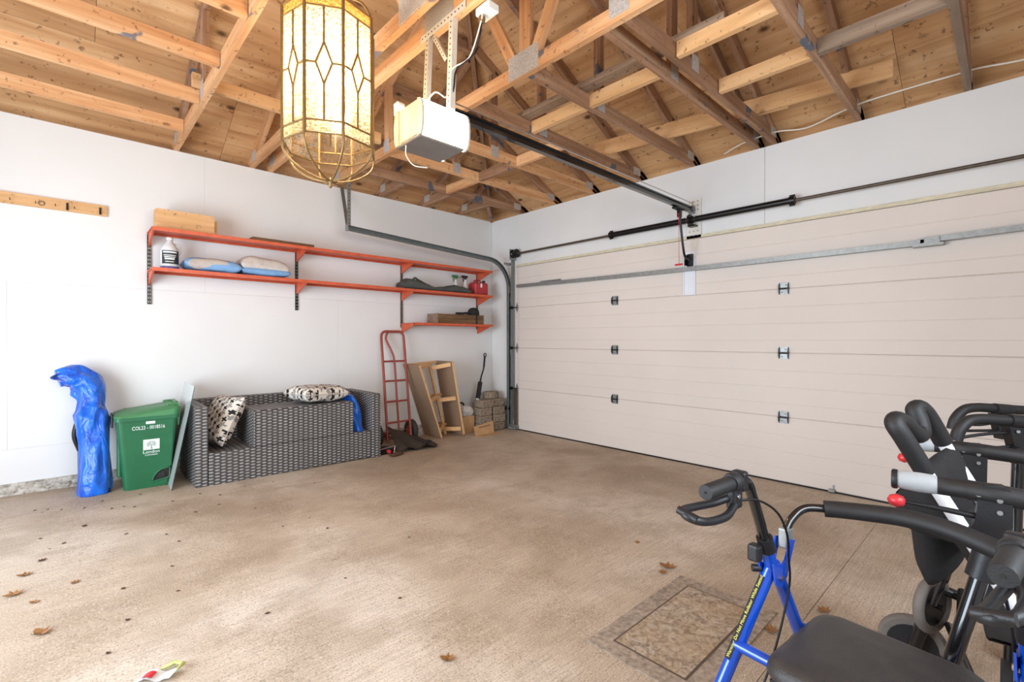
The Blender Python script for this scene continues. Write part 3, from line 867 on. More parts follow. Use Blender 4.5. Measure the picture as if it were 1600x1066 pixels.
tr1 = MB().box((-0.02, OY1, OZ + 0.0005), (-0.001, OY0 - 0.02, OZ + 0.030))
tag(part('trim_1', tr1, 'stripwood'), 'cream worn wooden stop strip along the top of the garage door', 'trim', kind='structure')

# ------------------------------------------------------------------ torsion spring shaft
ts = thing('torsion_shaft', 'steel shaft with black torsion springs above the garage door', 'spring shaft', (-0.09, -2.92, 2.305))
sx, sz = -0.085, 2.307
part('shaft', MB().tube([(sx, -0.50, sz - 0.006), (sx, -5.6, sz)], 0.0127, 10), 'shaft', ts)
def spring(y0, y1):
    mb = MB(); pts = []; rs = []
    n = int(abs(y1 - y0) / 0.0065)
    for i in range(n * 2 + 1):
        pts.append((sx, y0 + (y1 - y0) * i / (n * 2), sz)); rs.append(0.0285 if i % 2 else 0.0255)
    return mb.tube(pts, rs, 10)
part('torsion_spring', spring(-2.06, -2.88), 'black_metal', ts)
part('torsion_spring', spring(-2.98, -3.77), 'black_metal', ts)
for y in (-2.05, -3.78):
    part('winding_cone', MB().tube([(sx, y - 0.02, sz), (sx, y + 0.02, sz)], [0.036, 0.036], 8).box((sx - 0.006, y - 0.02, sz - 0.045), (sx + 0.006, y + 0.02, sz + 0.045)), 'black_metal', ts)
part('bearing_hub', MB().tube([(sx, -2.90, sz), (sx, -2.96, sz)], 0.03, 12).tube([(sx, -2.915, sz), (sx, -2.935, sz)], 0.052, 14).box((sx, -2.97, sz - 0.06), (-0.022, -2.90, sz - 0.045)), 'black_metal', ts)
part('cable_drum', MB().tube([(sx, -0.52, sz), (sx, -0.535, sz), (sx, -0.54, sz), (sx, -0.575, sz), (sx, -0.58, sz), (sx, -0.595, sz)], [0.056, 0.056, 0.045, 0.045, 0.056, 0.056], 18), 'black_metal', ts)
part('end_bracket', MB().box((-0.12, -0.495, 2.23), (-0.001, -0.49, 2.37)), 'galv', ts)
part('lift_cable', MB().tube([(sx + 0.045, -0.56, sz), (-0.045, -0.565, 0.06)], 0.0015, 4), 'galv', ts)
ap = thing('anchor_plate', 'white painted perforated plate on the wall behind the springs', 'mounting plate', (0, -2.93, 2.33))
ap_m = MB().box((-0.02, -3.0, 2.145), (-0.0015, -2.86, 2.515))
part('plate_board', ap_m, 'white_plastic', ap)
hm = MB()
for i in range(9):
    for yy in (-2.89, -2.93, -2.97):
        if abs(2.17 + i * 0.04 - 2.31) > 0.07: hm.box((-0.0215, yy - 0.006, 2.165 + i * 0.04), (-0.0195, yy + 0.006, 2.175 + i * 0.04))
tag(part('slot_marks', hm, 'galv', ap), kind='stuff')

# ------------------------------------------------------------------ left door track
tk = thing('door_track', 'galvanised garage door track curving along the left wall', 'door track', (-0.04, -0.42, 0))
YT = -0.40
def trackpath():
    r = 0.36
    pts = [Vector((-0.045, YT, 0.03)), Vector((-0.045, YT, 0.9)), Vector((-0.045, YT, 1.86))]
    c = (-0.045 - r, YT, 1.86)
    pts += arc(c, r, 0, R(86), 10)[1:]
    last = pts[-1]
    pts.append(Vector((-2.27, YT, 2.315)))
    return pts
def sweep_c(pts, prof):
    # sweep a closed 2-D profile (n outward, y) along a path in the XZ plane
    mb = MB(); rings = []
    for i, p in enumerate(pts):
        t = (pts[min(i + 1, len(pts) - 1)] - pts[max(i - 1, 0)]).normalized()
        nn = Vector((t.z, 0, -t.x))
        rings.append([p + nn * a + Vector((0, b, 0)) for a, b in prof])
    n = len(prof)
    vs = [q for r_ in rings for q in r_]
    fs = [tuple(range(n)), tuple(reversed(range(len(vs) - n, len(vs))))]
    for i in range(len(rings) - 1):
        for k in range(n): fs.append((i * n + k, i * n + (k + 1) % n, (i + 1) * n + (k + 1) % n, (i + 1) * n + k))
    return mb.add(vs, fs, False)
cprof = [(-0.026, 0.018), (0.026, 0.018), (0.026, -0.012), (0.018, -0.016), (0.0225, 0.0145), (-0.0225, 0.0145), (-0.018, -0.016), (-0.026, -0.012)]
tp = trackpath()
part('vertical_track', sweep_c(tp[:3], cprof), 'track', tk)
part('curved_track', sweep_c(tp[2:], cprof), 'track', tk)
part('wall_angle', MB().box((-0.055, -0.452, 0.02), (-0.0015, -0.448, 2.28)).box((-0.004, -0.47, 0.02), (-0.0015, -0.43, 2.28)), 'galv', tk)
for z in (0.35, 1.02, 1.72):
    part('track_bracket', MB().box((-0.05, -0.448, z - 0.03), (-0.02, -0.425, z + 0.03)), 'galv', tk)
part('flag_bracket', MB().box((-0.16, -0.43, 2.17), (-0.002, -0.426, 2.20)), 'galv', tk)
part('flag_bracket', MB().box((-0.09, -0.43, 1.80), (-0.002, -0.426, 1.9)), 'galv', tk)
hg = part('hanger_strap', MB().box((-2.262, YT + 0.020, 2.30), (-2.225, YT + 0.024, 2.86)), 'galv', tk)
hm = MB()
for i in range(14): hm.tube([(-2.243, YT + 0.0195, 2.33 + i * 0.038), (-2.243, YT + 0.0245, 2.33 + i * 0.038)], 0.006, 6)
part('strap_holes', hm, 'hole', hg)
m_, L_ = frame_to((-2.25, YT + 0.03, 2.31), (-2.16, -0.02, 2.83))
part('hanger_brace', MB().box((0, -0.018, -0.002), (L_, 0.018, 0.002)), 'galv', tk, mat=m_)
part('track_end_angle', MB().box((-2.28, YT - 0.018, 2.285), (-2.265, YT + 0.028, 2.345)), 'galv', tk)
se = thing('safety_sensor', 'small door safety sensor with a green light on the track', 'sensor', (-0.06, -0.36, 0.27))
part('sensor_housing', MB().rbox((-0.08, -0.40, 0.25), (-0.045, -0.33, 0.30), 0.006), 'black_plastic', se)
part('sensor_eye', MB().tube([(-0.062, -0.33, 0.275), (-0.062, -0.30, 0.275)], 0.016, 10), 'led', se)
part('sensor_arm', MB().box((-0.07, -0.425, 0.262), (-0.05, -0.395, 0.288)), 'black_metal', se)

# ------------------------------------------------------------------ opener
op = thing('garage_door_opener', 'lit white garage door opener with a black rail to the door', 'door opener', (-2.95, -2.95, 2.17))
hx0, hx1, hy0, hy1, hz0, hz1 = -3.09, -2.80, -3.045, -2.80, 2.185, 2.36
part('housing', MB().rbox((hx0, hy0 + 0.035, hz0), (hx1, hy1 - 0.035, hz1), 0.012, 2), 'opener_body', op)
part('base_plate', MB().rbox((hx0 - 0.002, hy0 + 0.01, hz0 - 0.016), (hx1 - 0.02, hy1 - 0.01, hz0 - 0.001), 0.005, 1), 'opener_base', op)
def lens(y0, y1, outy):
    prof = []
    mb = MB()
    n = 9
    vs = []
    for i in range(n):
        a = i / (n - 1) * PI
        yy = y0 + (outy - y0) * math.sin(a) ** 0.6
        z = hz0 - 0.012 + (hz1 + 0.012 - hz0) * (1 - math.cos(a)) / 2
        for xx in (hx0 + 0.012, hx1 - 0.012): vs.append((xx, yy, z))
    fs = [(2 * i, 2 * i + 1, 2 * i + 3, 2 * i + 2) for i in range(n - 1)] + [tuple(2 * i for i in range(n)), tuple(2 * i + 1 for i in reversed(range(n))), (0, 2 * n - 2, 2 * n - 1, 1)]
    return mb.add(vs, fs, False)
def lens_cap(y0, outy, xa, xb):
    vs = []; n = 9
    for i in range(n):
        a = i / (n - 1) * PI
        yy = y0 + (outy - y0) * math.sin(a) ** 0.6 * 1.03
        z = hz0 - 0.013 + (hz1 + 0.014 - hz0) * (1 - math.cos(a)) / 2
        vs += [(xa, yy, z), (xb, yy, z)]
    return MB().add(vs, [(2 * i, 2 * i + 1, 2 * i + 3, 2 * i + 2) for i in range(n - 1)] + [tuple(2 * i for i in range(n)), tuple(2 * i + 1 for i in reversed(range(n))), (0, 2 * n - 2, 2 * n - 1, 1)])
for yy_, oy_ in ((hy0 + 0.034, hy0 - 0.012), (hy1 - 0.034, hy1 + 0.012)):
    part('lens_cap', lens_cap(yy_, oy_, hx0, hx0 + 0.011), 'opener_body', op)
    part('lens_cap', lens_cap(yy_, oy_, hx1 - 0.011, hx1), 'opener_body', op)
part('light_lens', lens(hy0 + 0.034, 0, hy0 - 0.012), 'lens', op)
part('light_lens', lens(hy1 - 0.034, 0, hy1 + 0.012), 'lens', op)
part('rail', MB().box((-2.80, -2.938, 2.385), (-0.045, -2.902, 2.40)).box((-2.80, -2.925, 2.40), (-0.045, -2.915, 2.425)).box((-2.80, -2.938, 2.425), (-0.045, -2.902, 2.435)), 'black_gloss', op)
part('rail_clamp', MB().box((-2.86, -2.95, 2.358), (-2.74, -2.89, 2.384)), 'galv', op)
part('drive_chain', MB().tube([(-2.85, -2.945, 2.452), (-0.06, -2.945, 2.462)], 0.004, 6), 'chrome', op)
part('header_bracket', MB().box((-0.055, -2.945, 2.375), (-0.021, -2.895, 2.445)).tube([(-0.04, -2.955, 2.41), (-0.04, -2.885, 2.41)], 0.008, 8).tube([(-0.03, -2.92, 2.44), (-0.03, -2.92, 2.49)], 0.004, 6), 'galv', op)
part('trolley', MB().rbox((-0.37, -2.95, 2.365), (-0.23, -2.89, 2.384), 0.006).box((-0.30, -2.935, 2.30), (-0.26, -2.905, 2.365)), 'black_metal', op)
part('door_arm', MB().tube(spline([(-0.28, -2.925, 2.32), (-0.255, -2.925, 2.18), (-0.215, -2.925, 2.02), (-0.17, -2.92, 1.955), (-0.10, -2.915, 1.935), (-0.055, -2.905, 1.945)], 5), 0.011, 8), 'black_metal', op)
part('door_bracket', MB().box((-0.075, -2.925, 1.89), (-0.035, -2.918, 1.99)).box((-0.075, -2.872, 1.89), (-0.02, -2.865, 1.99)).box((-0.026, -2.925, 1.88), (-0.019, -2.865, 2.0)).tube([(-0.06, -2.93, 1.945), (-0.06, -2.86, 1.945)], 0.006, 6), 'black_metal', op)
rc = part('release_cord', MB().tube([(-0.31, -2.93, 2.33), (-0.305, -2.93, 1.87)], 0.0025, 5).tube(spline([(-0.31, -2.93, 2.33), (-0.345, -2.93, 2.30), (-0.34, -2.94, 2.26)], 4), 0.002, 5), 'red_plastic', op)
part('release_handle', MB().tube([(-0.31, -2.965, 1.865), (-0.31, -2.895, 1.865)], 0.009, 8), 'red_plastic', rc)
def strap(p0, p1, name='hanger_strap', w=0.032):
    m, L = frame_to(p0, p1, (1, 0, 0))
    mb = MB().box((0, -w / 2, -0.0015), (L, w / 2, 0.0015)).box((0, -w / 2, 0.0015), (L, -w / 2 + 0.003, w * 0.8))
    s = part(name, mb, 'steelwhite', op, mat=m)
    hb = MB(); k = int(L / 0.03)
    for i in range(k):
        hb.box((0.012 + i * 0.03, -0.004, -0.0021), (0.020 + i * 0.03, 0.004, 0.0021))
    part('strap_holes', hb, 'hole', s, mat=m)
strap((-2.893, -2.80, 2.83), (-2.96, -2.87, 2.36))
strap((-2.893, -3.02, 2.86), (-2.92, -3.03, 2.355), w=0.036)
strap((-2.895, -2.86, 2.81), (-2.915, -3.0, 2.62), 'cross_strap', 0.02)
strap((-2.895, -2.74, 2.845), (-2.895, -3.14, 2.845), 'top_angle', 0.036)
part('motor_cord', MB().tube(spline([(-3.02, -2.95, 2.36), (-2.98, -3.00, 2.43), (-2.90, -2.99, 2.44), (-2.91, -3.04, 2.55), (-2.84, -3.10, 2.62), (-2.84, -3.19, 2.75), (-2.838, -3.2, 2.80)], 6), 0.004, 6), 'white_wire', op)
part('receiver', MB().box((-3.075, -2.80, 2.365), (-3.05, -2.76, 2.425)).tube([(-3.08, -2.80, 2.40), (-3.045, -2.80, 2.40)], 0.022, 12), 'white_plastic', op)
part('antenna_wire', MB().tube(spline([(-3.08, -2.89, 2.17), (-3.075, -2.885, 2.12), (-3.04, -2.90, 2.075), (-2.98, -2.93, 2.07)], 6), 0.003, 6), 'white_wire', op)
ob = thing('outlet_box', 'cream electrical outlet box screwed to the opener truss', 'outlet', (-2.83, -3.21, 2.83))
part('box_body', MB().rbox((-2.85, -3.26, 2.79), (-2.78, -3.16, 2.829), 0.006), 'white_plastic', ob)
part('plug', MB().rbox((-2.845, -3.20, 2.755), (-2.815, -3.175, 2.789), 0.006), 'oldwood', ob)
part('branch_cord', MB().tube(spline([(-2.83, -3.185, 2.76), (-2.835, -3.17, 2.68), (-2.835, -3.11, 2.62), (-2.885, -3.055, 2.56), (-2.90, -3.05, 2.46), (-2.90, -3.0, 2.365)], 6), 0.004, 6), 'black_metal', ob)

# ------------------------------------------------------------------ hanging lantern
LC = Vector((-3.428, -2.80, 0)); LR = 0.204
LZ0, LZ1 = 2.075, 3.02
ln = thing('glass_lantern', 'lit octagonal leaded glass lantern with brass came and diamond panes', 'pendant lantern', (LC.x, LC.y, 2.0))
toc = math.atan2(cam.location.y - LC.y, cam.location.x - LC.x)
def lv(k, r=LR):
    a = toc + R(-75 + 45 * k)
    return Vector((LC.x + r * math.cos(a), LC.y + r * math.sin(a), 0))
zb1 = LZ0 + 0.055           # bottom band
zt1 = 2.618            # top band start
zm = 2.375                   # middle of the diamonds
def bar(mb, a, b, w=0.0050): mb.tube([a, b], w, 5)
for k in range(8):
    a, b = lv(k), lv(k + 1)
    n_ = ((a + b) / 2 - Vector((LC.x, LC.y, 0))).normalized()
    def q(u, z, inn=0.0): return a.lerp(b, u) + Vector((0, 0, z)) - n_ * inn
    g0, g1 = 0.015, 0.985
    dw, dh = 0.215, 0.09
    def pane(pts, mt, nm='glass_pane'):
        n = len(pts)
        vs = [q(u, z, 0.001) for u, z in pts] + [q(u, z, 0.004) for u, z in pts]
        fs = [tuple(range(n)), tuple(reversed(range(n, 2 * n)))] + [(i, i + n, (i + 1) % n + n, (i + 1) % n) for i in range(n)]
        part(nm, MB().add(vs, fs), mt, ln)
    pane([(g0, LZ0), (g1, LZ0), (g1, zb1), (g0, zb1)], 'lglass')
    pane([(g0, zt1), (g1, zt1), (g1, zt1 + 0.05), (g0, zt1 + 0.05)], 'lamber')
    pane([(g0, zb1), (0.5, zb1), (0.5, zm - dh), (0.5 - dw, zm), (g0, zm)], 'lglass')
    pane([(0.5, zb1), (g1, zb1), (g1, zm), (0.5 + dw, zm), (0.5, zm - dh)], 'lglass')
    pane([(g0, zm), (0.5 - dw, zm), (0.5, zm + dh), (0.5, zt1), (g0, zt1)], 'lglass')
    pane([(0.5 + dw, zm), (g1, zm), (g1, zt1), (0.5, zt1), (0.5, zm + dh)], 'lglass')
    pane([(0.5, zm - dh), (0.5 + dw, zm), (0.5, zm + dh), (0.5 - dw, zm)], 'ldiamond', 'diamond_pane')
    cm = MB()
    bar(cm, q(0, LZ0), q(0, zt1 + 0.05), 0.0078)
    for z in (LZ0, zb1, zt1, zt1 + 0.05): bar(cm, q(0, z), q(1, z), 0.0045)
    bar(cm, q(0.5, zb1), q(0.5, zm - dh)); bar(cm, q(0.5, zm + dh), q(0.5, zt1))
    for (u0, z0, u1, z1) in ((0.5, zm - dh, 0.5 + dw, zm), (0.5 + dw, zm, 0.5, zm + dh), (0.5, zm + dh, 0.5 - dw, zm), (0.5 - dw, zm, 0.5, zm - dh), (0, zm, 0.5 - dw, zm), (0.5 + dw, zm, 1, zm)):
        bar(cm, q(u0, z0), q(u1, z1))
    part('came', cm, 'brass', ln)
    # scroll strap under the lantern
    c0 = Vector((LC.x, LC.y, 0))
    def rr(f, z): return c0 + (a - c0) * f + Vector((0, 0, z))
    pts = spline([rr(1.02, LZ0 + 0.012), rr(1.0, LZ0 - 0.035), rr(0.88, LZ0 - 0.075), rr(0.6, LZ0 - 0.115), rr(0.28, LZ0 - 0.14), rr(0.04, LZ0 - 0.145)], 4)
    part('scroll_strap', MB().tube(pts, 0.005, 6), 'brass', ln)
    crown = spline([rr(1.0, zt1 + 0.05), rr(0.8, zt1 + 0.12), rr(0.35, zt1 + 0.17), rr(0.08, zt1 + 0.20)], 4)
    part('crown_strap', MB().tube(crown, 0.005, 6), 'brass', ln)
part('finial', MB().lathe([(0.003, -0.03), (0.010, -0.02), (0.006, -0.008), (0.014, 0.002), (0.006, 0.012), (0.003, 0.02)], 12, Matrix.Translation((LC.x, LC.y, LZ0 - 0.148))), 'brass', ln)
part('stem', MB().tube([(LC.x, LC.y, LZ0 + 0.02), (LC.x, LC.y, zt1 + 0.22)], 0.006, 8), 'brass', ln)
part('chain', MB().tube([(LC.x, LC.y, zt1 + 0.22), (LC.x, LC.y, 3.9)], 0.006, 6), 'brass', ln)
for k in range(4):
    a = k * PI / 2 + 0.4
    cx, cy = LC.x + 0.075 * math.cos(a), LC.y + 0.075 * math.sin(a)
    cup = part('candle_cup', MB().tube([(LC.x, LC.y, LZ0 + 0.16), (LC.x + 0.04 * math.cos(a), LC.y + 0.04 * math.sin(a), LZ0 + 0.14), (cx, cy, LZ0 + 0.17)], 0.005, 6).tube([(cx, cy, LZ0 + 0.16), (cx, cy, LZ0 + 0.27)], 0.012, 10), 'white_plastic', ln)
    part('candle_bulb', MB().lathe([(0.006, 0), (0.016, 0.02), (0.017, 0.035), (0.010, 0.06), (0.002, 0.08)], 10, Matrix.Translation((cx, cy, LZ0 + 0.272))), 'bulb', cup)
ld = bpy.data.lights.new('lantern_light', 'POINT'); ld.energy = 42; ld.color = (1.0, 0.84, 0.62); ld.shadow_soft_size = 0.05
lo = bpy.data.objects.new('lantern_light', ld); lo.location = (0, 0, 0.38); lo.parent = ln; C.objects.link(lo)

# ------------------------------------------------------------------ wall shelving
ws = thing('wall_shelving', 'orange bracketed wall shelves on slotted uprights', 'wall shelves', (-2.05, 0, 1.33))
UX = (-3.82, -2.628, -1.428, -0.272)
ST = {'top': 2.085, 'mid': 1.762, 'low': 1.378}
SD = 0.30
for i, x in enumerate(UX):
    z0 = 1.486 if i < 2 else 1.33
    up = part('upright', MB().box((x - 0.014, -0.012, z0), (x + 0.014, -0.0015, 2.09)), 'black_metal' if i < 2 else 'brownsteel', ws)
    sl = MB(); k = int((2.08 - z0) / 0.032)
    for j in range(k):
        for s in (-0.006, 0.006): sl.box((x + s - 0.0025, -0.0128, z0 + 0.014 + j * 0.032), (x + s + 0.0025, -0.0116, z0 + 0.028 + j * 0.032))
    tag(part('slot_marks', sl, 'galv' if i < 2 else 'hole', up), kind='stuff')
    for tier, zt in ST.items():
        if tier == 'low' and i < 2: continue
        b_ = MB().prism([(0, -0.013), (0, 0)], 0, 0.001) if False else MB()
        y0, y1 = -0.013, -SD + 0.01
        out = [(y0, zt - 0.115), (y0, zt - 0.002), (y1, zt - 0.002), (y1, zt - 0.022)]
        vs = [(x - 0.006, y, z) for y, z in out] + [(x + 0.006, y, z) for y, z in out]
        b_.add(vs, [(0, 1, 2, 3), (7, 6, 5, 4)] + [(j, j + 4, (j + 1) % 4 + 4, (j + 1) % 4) for j in range(4)])
        b_.box((x - 0.016, y1, zt - 0.008), (x + 0.016, y0, zt - 0.002))
        part('bracket', b_, 'orange', ws)
def shelf_board(x0, x1, zt):
    mb = MB().box((x0, -SD, zt), (x1, -0.02, zt + 0.004)).box((x0, -SD - 0.002, zt - 0.022), (x1, -SD + 0.003, zt + 0.006)).box((x0, -SD + 0.003, zt - 0.022), (x1, -SD + 0.018, zt - 0.019))
    mb.box((x0, -0.024, zt - 0.018), (x1, -0.02, zt + 0.004))
    return part('shelf_board', mb, 'orange', ws)
ends = (-3.835, -2.628, -1.428, -0.245)
for tier in ('top', 'mid'):
    for i in range(3): shelf_board(ends[i] + 0.001, ends[i + 1] - 0.001, ST[tier])
shelf_board(ends[2] + 0.001, ends[3], ST['low'])
zs = {k: v + 0.0062 for k, v in ST.items()}

bx = thing('wooden_box', 'pale wooden box at the left end of the top shelf', 'wooden box', (-3.6, -0.2, zs['top']))
z0, z1 = zs['top'], zs['top'] + 0.165
part('front_panel', MB().box((-3.80, -0.232, z0), (-3.39, -0.220, z1)), 'pine', bx)
part('back_panel', MB().box((-3.80, -0.112, z0), (-3.39, -0.100, z1 - 0.02)), 'pine', bx)
part('end_panel', MB().box((-3.80, -0.2195, z0), (-3.785, -0.1125, z1)), 'pine', bx)
part('end_panel', MB().box((-3.405, -0.2195, z0), (-3.39, -0.1125, z1 - 0.01)), 'pine', bx)
part('bottom_panel', MB().box((-3.784, -0.2195, z0), (-3.406, -0.1125, z0 + 0.01)), 'pine', bx)
nm = MB()
for i in range(5):
    for zz in (z0 + 0.012, z1 - 0.012): nm.tube([(-3.785 + i * 0.095, -0.2325, zz), (-3.785 + i * 0.095, -0.2335, zz)], 0.003, 6)
part('nail_heads', nm, 'brownsteel', bx)
part('cleat', MB().box((-3.3895, -0.20, z0), (-3.365, -0.12, z1 - 0.035)), 'pine', bx)
tag(beam('board_offcut', (-3.10, -0.20, zs['top'] + 0.016), (-2.55, -0.19, zs['top'] + 0.016), 0.15, 0.03, 'oldwood'), 'weathered board offcut lying on the top orange shelf', 'board')

def jug(x, y, z):
    t = thing('detergent_jug', 'white plastic jug with a dark label on the middle shelf', 'jug', (x, y, z))
    m = Matrix.Translation((x, y, z))
    part('jug_body', MB().lathe([(0.058, 0.0), (0.064, 0.01), (0.064, 0.155), (0.058, 0.18), (0.036, 0.215), (0.022, 0.235), (0.020, 0.25)], 20, m), 'jug', t)
    part('cap', MB().lathe([(0.023, 0.25), (0.024, 0.252), (0.024, 0.268), (0.020, 0.271)], 14, m), 'white_plastic', t)
    part('base_band', MB().lathe([(0.0648, 0.004), (0.0652, 0.006), (0.0652, 0.024), (0.0648, 0.026)], 20, m), 'purple', t)
    lb = MB(); n = 12; vs = []
    for i in range(n + 1):
        a = R(-150) + R(120) * i / n
        for zz in (0.045, 0.155): vs.append(m @ Vector((0.0652 * math.cos(a), 0.0652 * math.sin(a), zz)))
    lb.add(vs, [(2 * i, 2 * i + 2, 2 * i + 3, 2 * i + 1) for i in range(n)], True)
    lbl = part('front_label', lb, 'jug_label', t)
    pr = MB()
    for i, (zz, hh) in enumerate(((0.135, 0.012), (0.112, 0.006), (0.098, 0.006), (0.08, 0.012), (0.06, 0.005))):
        vs = []
        for k in range(9):
            a = R(-140 + i * 4) + R(88 - i * 9) * k / 8
            for z2 in (zz, zz + hh): vs.append(m @ Vector((0.0657 * math.cos(a), 0.0657 * math.sin(a), z2)))
        pr.add(vs, [(2 * k, 2 * k + 2, 2 * k + 3, 2 * k + 1) for k in range(8)], True)
    part('label_print', pr, 'white_print', lbl)
    part('jug_handle', MB().tube(spline([(x + 0.03, y, z + 0.215), (x + 0.06, y, z + 0.215), (x + 0.072, y, z + 0.17), (x + 0.062, y, z + 0.13)], 5), 0.009, 8), 'jug', t)
jug(-3.70, -0.17, zs['mid'])

def puff(cx, cy, cz, lx, ly, lz, rot, seed, sag=0.0, pw=0.45, n=28):
    # square pillow: two quilted sheets meeting at a seam
    mb = MB()
    def surf(sign):
        def fn(u, v):
            a, b = 2 * u - 1, 2 * v - 1
            h = max((1 - a ** 4) * (1 - b ** 4), 0.0) ** pw
            pin = 1 - 0.07 * (1 - b * b) * abs(a) ** 3
            pin2 = 1 - 0.07 * (1 - a * a) * abs(b) ** 3
            w = noise.noise(Vector((a * 2.2 + seed, b * 2.2, sign))) * 0.14 * h
            p = Vector((a * lx / 2 * pin, b * ly / 2 * pin2, sign * lz / 2 * (h + w) - sag * (a * a)))
            return Vector((cx, cy, cz)) + rot @ p
        return fn
    mb.grid(surf(1), n, n); mb.grid(surf(-1), n, n)
    return mb
def pillow_uv(o, lx, ly):
    me = o.data; uv = me.uv_layers[0]; n = 28
    for p in me.polygons:
        for li in p.loop_indices:
            i = me.loops[li].vertex_index % (n * n)
            uv.data[li].uv = ((i % n) / (n - 1) * lx, (i // n) / (n - 1) * ly)
E3 = lambda x, y, z: (Matrix.Rotation(z, 3, 'Z') @ Matrix.Rotation(y, 3, 'Y') @ Matrix.Rotation(x, 3, 'X'))
zm_ = zs['mid']
t = thing('bed_pillow', 'pale blue and grey pillow lying flat, next to the jug', 'pillow', (-3.4, -0.16, zm_), group='pillows on the middle shelf')
part('pillow_case', puff(-3.40, -0.165, zm_ + 0.062, 0.44, 0.26, 0.115, E3(0, R(2), 0), 1.3), 'pillow_blue', t)
part('pillow_flap', puff(-3.44, -0.180, zm_ + 0.074, 0.33, 0.235, 0.098, E3(R(4), R(-3), R(4)), 4.1), 'pillow_grey', t)
t = thing('bed_pillow', 'plump grey-beige pillow with a blue edge near the second upright', 'pillow', (-3.02, -0.16, zm_), group='pillows on the middle shelf')
part('pillow_case', puff(-2.99, -0.162, zm_ + 0.098, 0.42, 0.26, 0.16, E3(R(2), R(4), 0), 7.7), 'pillow_grey', t)
part('pillow_band', puff(-2.98, -0.165, zm_ + 0.045, 0.43, 0.265, 0.078, E3(0, R(0), 0), 3.2), 'pillow_blue', t)

fc = thing('folded_cover', 'folded dark grey cover lying on the middle shelf', 'fabric cover', (-1.07, -0.15, zm_))
def cover(u, v):
    x = -1.55 + 0.97 * u
    prof = [(0, .075), (.08, .125), (.2, .115), (.3, .085), (.45, .05), (.6, .065), (.75, .098), (.88, .085), (1, .055)]
    for i in range(len(prof) - 1):
        if prof[i][0] <= u <= prof[i + 1][0]:
            f = (u - prof[i][0]) / (prof[i + 1][0] - prof[i][0]); f = f * f * (3 - 2 * f)
            h = prof[i][1] * (1 - f) + prof[i + 1][1] * f
    a = v * 2 * PI
    cs, sn = math.cos(a), math.sin(a)
    y = -0.185 + 0.093 * math.copysign(abs(cs) ** 0.6, cs)
    z = zm_ + 0.001 + h / 2 + h / 2 * math.copysign(abs(sn) ** 0.6, sn) * (1 + (0.2 * noise.noise(Vector((x * 9, cs * 2, 0))) if sn > 0 else 0))
    return Vector((x, y, max(z, zm_)))
part('cover_cloth', MB().grid(cover, 40, 25).add([cover(0, j / 24) for j in range(24)], [tuple(range(24))]).add([cover(1, j / 24) for j in range(24)], [tuple(range(24))]), 'fabric_charcoal', fc)
part('cover_flap', MB().tube(spline([(-1.40, -0.20, zm_ + 0.09), (-1.375, -0.21, zm_ + 0.138), (-1.32, -0.21, zm_ + 0.115), (-1.20, -0.20, zm_ + 0.07)], 5), [0.006] + [0.013] * 14 + [0.006], 8), 'fabric_charcoal', fc)

def spray(x, y, headm, label):
    t = thing('spray_bottle', label, 'spray bottle', (x, y, zm_), group='spray bottles on the middle shelf')
    m = Matrix.Translation((x, y, zm_))
    part('bottle_body', MB().lathe([(0.030, 0), (0.034, 0.006), (0.034, 0.11), (0.026, 0.145), (0.014, 0.18), (0.014, 0.20)], 16, m), 'white_plastic', t)
    part('spray_head', MB().rbox((x - 0.055, y - 0.012, zm_ + 0.222), (x + 0.035, y + 0.012, zm_ + 0.252), 0.006).tube([(x, y, zm_ + 0.20), (x, y, zm_ + 0.225)], 0.016, 10), headm, t)
    part('trigger', MB().tube(spline([(x - 0.03, y, zm_ + 0.225), (x - 0.036, y, zm_ + 0.20), (x - 0.028, y, zm_ + 0.172)], 4), 0.006, 6), headm, t)
spray(-0.665, -0.054, 'green_lid', 'white spray bottle with a green trigger behind the grey cover')
spray(-0.545, -0.10, 'black_plastic', 'white spray bottle with a black trigger beside the red can')
gc = thing('fuel_can', 'red plastic fuel can at the right end of the middle shelf', 'fuel can', (-0.36, -0.16, zm_))
part('can_body', MB().rbox((-0.49, -0.24, zm_), (-0.265, -0.09, zm_ + 0.165), 0.025, 3), 'red_can', gc)
part('can_handle', MB().tube(spline([(-0.46, -0.165, zm_ + 0.16), (-0.44, -0.165, zm_ + 0.19), (-0.36, -0.165, zm_ + 0.195), (-0.33, -0.165, zm_ + 0.16)], 5), 0.010, 8), 'red_can', gc)
part('can_cap', MB().lathe([(0.022, 0), (0.022, 0.03), (0.017, 0.034)], 14, Matrix.Translation((-0.29, -0.165, zm_ + 0.166))), 'black_plastic', gc)
part('can_label', MB().box((-0.405, -0.2412, zm_ + 0.10), (-0.375, -0.2402, zm_ + 0.15)), 'white_print', gc)

cr = thing('wooden_crate', 'long brown wooden crate on the lowest shelf', 'crate', (-0.78, -0.2, zs['low']))
zl = zs['low']
for y0, y1 in ((-0.288, -0.274), (-0.096, -0.082)):
    part('side_slat', MB().box((-1.10, y0, zl), (-0.40, y1, zl + 0.06)), 'oldwood', cr)
    part('side_slat', MB().box((-1.10, y0, zl + 0.063), (-0.40, y1, zl + 0.115)), 'oldwood', cr)
for x0 in (-1.115, -0.3995):
    part('end_panel', MB().box((x0, -0.288, zl), (x0 + 0.0148, -0.082, zl + 0.118)), 'lumber_grey', cr)
part('crate_bottom', MB().box((-1.0995, -0.2735, zl), (-0.4005, -0.0965, zl + 0.012)), 'oldwood', cr)
part('crate_strap', MB().box((-0.52, -0.2905, zl), (-0.495, -0.2885, zl + 0.116)), 'black_plastic', cr)
cap = thing('black_cap', 'black cap and strap bundle on top of the wooden crate', 'cap', (-0.52, -0.18, zl + 0.118))
